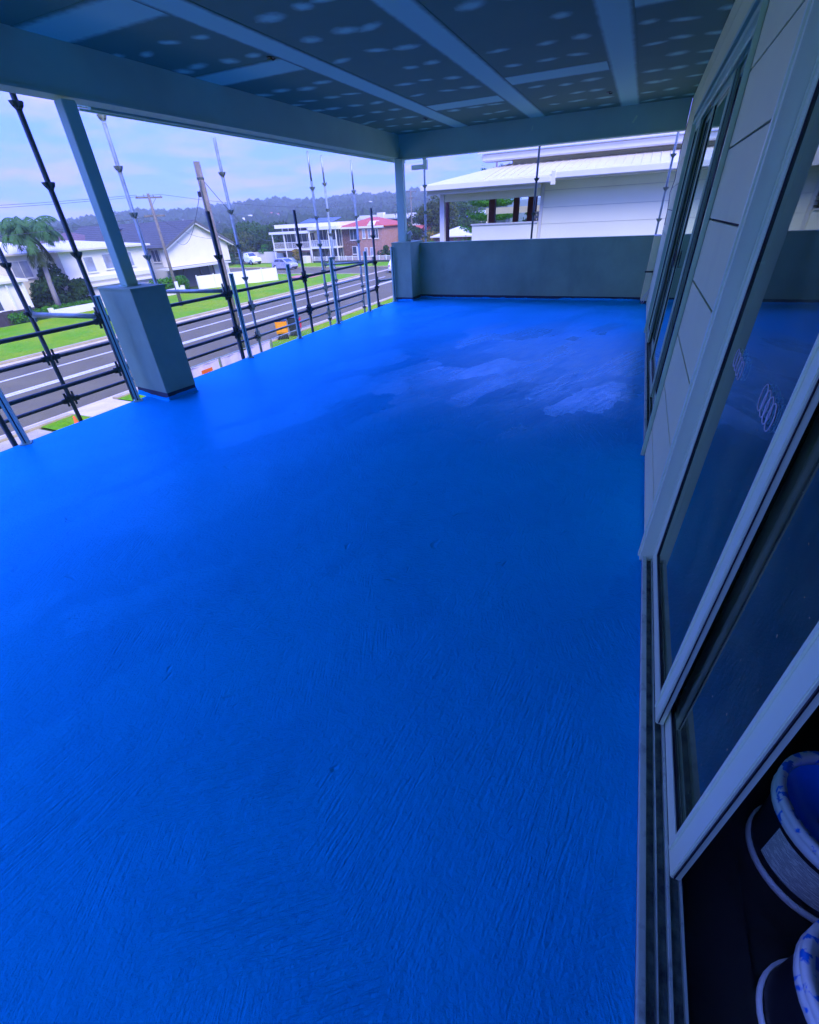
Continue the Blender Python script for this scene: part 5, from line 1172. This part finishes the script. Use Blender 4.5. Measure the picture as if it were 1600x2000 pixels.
def car(label, loc, rz, kind, paint):
    t = thing('parked_' + ('utility_truck' if kind == 'ute' else 'car'), label, 'truck' if kind == 'ute' else 'car', loc, rz)
    p = M[paint]
    if kind == 'hatch':
        loft([(-2.0, 0.42, 0.80, 0.70, 0.66), (-1.9, 0.22, 0.95, 0.82, 0.78), (-1.0, 0.2, 0.97, 0.86, 0.80), (0.9, 0.2, 0.95, 0.86, 0.80), (1.75, 0.22, 0.80, 0.82, 0.74), (2.0, 0.35, 0.66, 0.70, 0.62)], p, t, 'body')
        cab = loft([(-1.85, 0.93, 1.05, 0.74, 0.66), (-1.45, 0.94, 1.42, 0.77, 0.60), (-0.3, 0.95, 1.47, 0.78, 0.60), (0.35, 0.95, 1.40, 0.78, 0.60), (1.15, 0.90, 0.97, 0.76, 0.70)], p, t, 'cabin')
        side_glass(t, [(-1.35, 1.02), (-0.35, 1.02), (-0.35, 1.36), (-1.2, 1.34)], 0.775); side_glass(t, [(-0.25, 1.02), (0.75, 1.02), (0.3, 1.33), (-0.25, 1.36)], 0.775)
        MB().add([(0.42, -0.56, 1.39), (0.42, 0.56, 1.39), (1.10, 0.68, 1.01), (1.10, -0.68, 1.01), (0.40, -0.56, 1.36), (0.40, 0.56, 1.36), (1.08, 0.68, 0.97), (1.08, -0.68, 0.97)], [(0, 1, 2, 3), (7, 6, 5, 4), (0, 4, 5, 1), (1, 5, 6, 2), (2, 6, 7, 3), (3, 7, 4, 0)]).build('windscreen', M['pane'], t)
        wb, fr, rr_, wr = 0.32, 1.25, -1.25, 0.31
    else:
        loft([(-0.35, 0.55, 1.12, 0.84, 0.82), (0.9, 0.42, 1.12, 0.88, 0.84), (1.2, 0.42, 1.10, 0.88, 0.84), (2.25, 0.42, 1.02, 0.86, 0.76), (2.5, 0.5, 0.86, 0.76, 0.68)], p, t, 'body')
        loft([(-0.35, 1.10, 1.72, 0.80, 0.66), (0.0, 1.10, 1.78, 0.80, 0.64), (0.65, 1.10, 1.74, 0.80, 0.64), (1.35, 1.06, 1.12, 0.80, 0.74)], p, t, 'cabin')
        side_glass(t, [(-0.22, 1.18), (0.95, 1.18), (0.6, 1.62), (-0.22, 1.66)], 0.80)
        MB().add([(0.72, -0.58, 1.71), (0.72, 0.58, 1.71), (1.32, 0.72, 1.14), (1.32, -0.72, 1.14), (0.70, -0.58, 1.68), (0.70, 0.58, 1.68), (1.30, 0.72, 1.10), (1.30, -0.72, 1.10)], [(0, 1, 2, 3), (7, 6, 5, 4), (0, 4, 5, 1), (1, 5, 6, 2), (2, 6, 7, 3), (3, 7, 4, 0)]).build('windscreen', M['pane'], t)
        MB().box(-2.6, -0.42, -0.9, 0.9, 0.80, 0.90).build('tray', M['galv_dark'], t)
        for s in (-1, 1): MB().box(-2.6, -0.42, s * 0.9 - 0.02, s * 0.9 + 0.02, 0.901, 1.18).build('tray_side', M['galv'], t)
        hr = MB()
        for s in (-1, 1): hr.bar((-0.48, s * 0.8, 0.9), (-0.48, s * 0.8, 1.85), 0.05, 0.05); hr.bar((-2.5, s * 0.8, 0.9), (-2.5, s * 0.8, 1.85), 0.05, 0.05); hr.bar((-2.55, s * 0.8, 1.85), (0.3, s * 0.7, 1.87), 0.05, 0.05)
        hr.build('ladder_rack', M['galv'], t)
        MB().box(-2.4, -0.4, -0.35, 0.35, 0.45, 0.79).build('chassis', M['black'], t)
        wr, fr, rr_ = 0.37, 1.6, -1.35
    for x in (fr, rr_):
        for s in (-1, 1): wheel(t, x, s * 0.80, wr, 0.2)
    xf = 1.93 if kind == 'hatch' else 2.42; zf = 0.62 if kind == 'hatch' else 0.80
    for s in (-1, 1):
        MB().cbox((xf - 0.03, s * 0.56, zf + 0.03), (0.16, 0.28, 0.13)).build('headlight', M['light_clear'], t, bevel=0.02)
        MB().cbox((-1.97 if kind == 'hatch' else -2.61, s * 0.62, 0.78), (0.08, 0.16, 0.22)).build('tail_light', M['light_red'], t, bevel=0.02)
        MB().cbox((0.95 if kind == 'hatch' else 1.0, s * 0.93, 1.02 if kind == 'hatch' else 1.2), (0.12, 0.16, 0.12)).build('mirror', p, t, bevel=0.02)
    MB().box(xf - 0.02, xf + 0.075, -0.6, 0.6, 0.28 if kind == 'hatch' else 0.45, 0.42 if kind == 'hatch' else 0.6).build('bumper', M['black'], t, bevel=0.02)
    return t
car('white utility truck with ladder rack parked on grass behind the gable house', (-60.6, 68.6, GZ + 0.10), math.radians(-14), 'ute', 'car_white')
car('silver hatchback parked in the side street before the veranda house', (-47.6, 61.3, GZ + 0.004), math.radians(-8), 'hatch', 'car_silver')
car('white car on the main road half hidden by the far corner pier', (-27.2, 57.6, GZ + 0.004), math.radians(100), 'hatch', 'car_white')

# ------------------------------------------------------------------ bins, site fence, signs, cone
def bin_(label, loc, rz, lid):
    t = thing('wheelie_bin', label, 'bin', loc, rz, 'wheelie bins at the near kerb')
    v = [(-.24, -.24, .06), (.24, -.24, .06), (.24, .24, .06), (-.24, .24, .06), (-.30, -.29, 1.0), (.30, -.29, 1.0), (.30, .29, 1.0), (-.30, .29, 1.0)]
    MB().add(v, [(3, 2, 1, 0), (0, 1, 5, 4), (1, 2, 6, 5), (2, 3, 7, 6), (3, 0, 4, 7), (4, 5, 6, 7)]).build('body', M['bin'], t, bevel=0.02)
    MB().box(-.33, .33, -.32, .32, 1.0, 1.035).build('rim', M['bin'], t, bevel=0.01)
    for s in (-1, 1):
        w = MB().lathe([(0, -.03), (.10, -.03), (.11, 0), (.10, .03), (0, .03)], n=16).build('wheel', M['tyre'], t, smooth=True); w.location = (s * .27, .22, .11); w.rotation_euler = (0, PI / 2, 0)
    MB().tube([(-.26, .32, .98), (-.26, .38, .99), (.26, .38, .99), (.26, .32, .98)], 0.018, 8).build('handle', M['bin'], t, smooth=True)
    l = MB()
    l.add([(-.33, 0, 0), (.33, 0, 0), (.33, .03, .1), (-.33, .03, .1), (-.30, .055, -.62), (.30, .055, -.62)], [])
    l.v = []; l.f = []
    l.box(-.32, .32, .36, .40, .36, 1.0); l.box(-.28, .28, .401, .43, .42, .94)
    l.build('open_lid', M[lid], t, bevel=0.02)
    return t
bin_('dark wheelie bin with an amber lid hanging open at the near kerb', (-17.75, 21.6, GZ + 0.08), math.radians(-145), 'lid_yellow')
bin_('dark wheelie bin with a red lid behind the amber-lidded one', (-17.6, 22.5, GZ + 0.08), math.radians(-60), 'lid_red')
sf = thing('site_fence', 'temporary site fence wrapped in pale shade cloth in front of the road', 'fence', (-12.8, 12.0, GZ))
for (ya, yb) in ((-3.2, -0.2), (-0.1, 2.6)):
    n = 16; v, f = [], []
    for i in range(n + 1):
        for j in range(2): v.append((0.02 * math.sin(i * 1.7) + 0.012, ya + (yb - ya) * i / n, 0.08 + j * (1.66 + 0.015 * math.sin(i * 2.1))))
    for i in range(n): f.append((2 * i, 2 * i + 2, 2 * i + 3, 2 * i + 1))
    o = raw('shade_cloth', v, f, M['mesh_cloth'], sf); sm = o.modifiers.new('s', 'SOLIDIFY'); sm.thickness = 0.006
fr_ = MB()
for (ya, yb) in ((-3.25, -0.17), (-0.13, 2.65), (2.72, 5.6)):
    for z in (0.05, 1.80): fr_.tube([(0.05, ya, z), (0.05, yb, z)], 0.02, 8)
    for y in (ya, yb): fr_.tube([(0.05, y, 0.0), (0.05, y, 1.80)], 0.02, 8)
fr_.build('fence_frame', M['galv'], sf)
wm = MB()
for k in range(26): wm.tube([(0.05, 2.74 + k * 0.11, 0.06), (0.05, 2.74 + k * 0.11, 1.79)], 0.003, 4, False)
for k in range(9): wm.tube([(0.05, 2.72, 0.15 + k * 0.2), (0.05, 5.6, 0.15 + k * 0.2)], 0.003, 4, False)
wm.build('open_mesh', M['galv'], sf)
sg = thing('orange_sign', 'small amber sign with red lettering on the pale site fence', 'sign', (-12.68, 11.12, -2.56), math.radians(90))
MB().box(-0.24, 0.24, -0.006, 0.006, -0.17, 0.17).build('board', M['sign_yellow'], sg, bevel=0.004)
MB().box(-0.245, 0.245, -0.0085, -0.0065, 0.07, 0.175).build('header_band', M['orange'], sg)
cu = bpy.data.curves.new('lettering', 'FONT'); cu.body = 'TPR'; cu.size = 0.20; cu.extrude = 0.002; cu.align_x = 'CENTER'; cu.align_y = 'CENTER'
cu.materials.append(M['sign_red']); to = bpy.data.objects.new('lettering', cu); COL.objects.link(to)
bpy.context.view_layer.update()
me = bpy.data.meshes.new_from_object(to.evaluated_get(bpy.context.evaluated_depsgraph_get())); bpy.data.objects.remove(to)
to = bpy.data.objects.new('lettering', me); COL.objects.link(to); to.parent = sg; to.location = (0, -0.011, -0.01); to.rotation_euler = (PI / 2, 0, 0)
cn = thing('traffic_cone', 'orange traffic cone on the pale footpath at the slab edge', 'cone', (-15.55, 7.95, GZ + 0.07))
MB().lathe([(0.0, 0.0), (0.19, 0.0), (0.19, 0.03), (0.13, 0.04), (0.035, 0.70), (0.02, 0.71), (0, 0.71)], n=24).build('cone_body', M['orange'], cn, smooth=False)
MB().lathe([(0.098, 0.28), (0.101, 0.28), (0.073, 0.48), (0.070, 0.48)], n=24, closed=True).build('white_band', M['white_trim'], cn)

# ------------------------------------------------------------------ air
hz = MB().box(-930, 930, -930, 930, GZ - 1.6, 38).build('haze', None)
hm = bpy.data.materials.new('haze_air'); hm.use_nodes = True; hn = hm.node_tree.nodes; hn.clear()
ho_ = hn.new('ShaderNodeOutputMaterial'); hv = hn.new('ShaderNodeVolumePrincipled'); hv.inputs['Color'].default_value = (0.82, 0.95, 0.80, 1); hv.inputs['Density'].default_value = 0.0008; hv.inputs['Anisotropy'].default_value = 0.0
hm.node_tree.links.new(hv.outputs[0], ho_.inputs['Volume']); hz.data.materials.append(hm)
tag(hz, 'thin pale blue haze filling the air over the street and hill', 'haze', None, 'stuff')
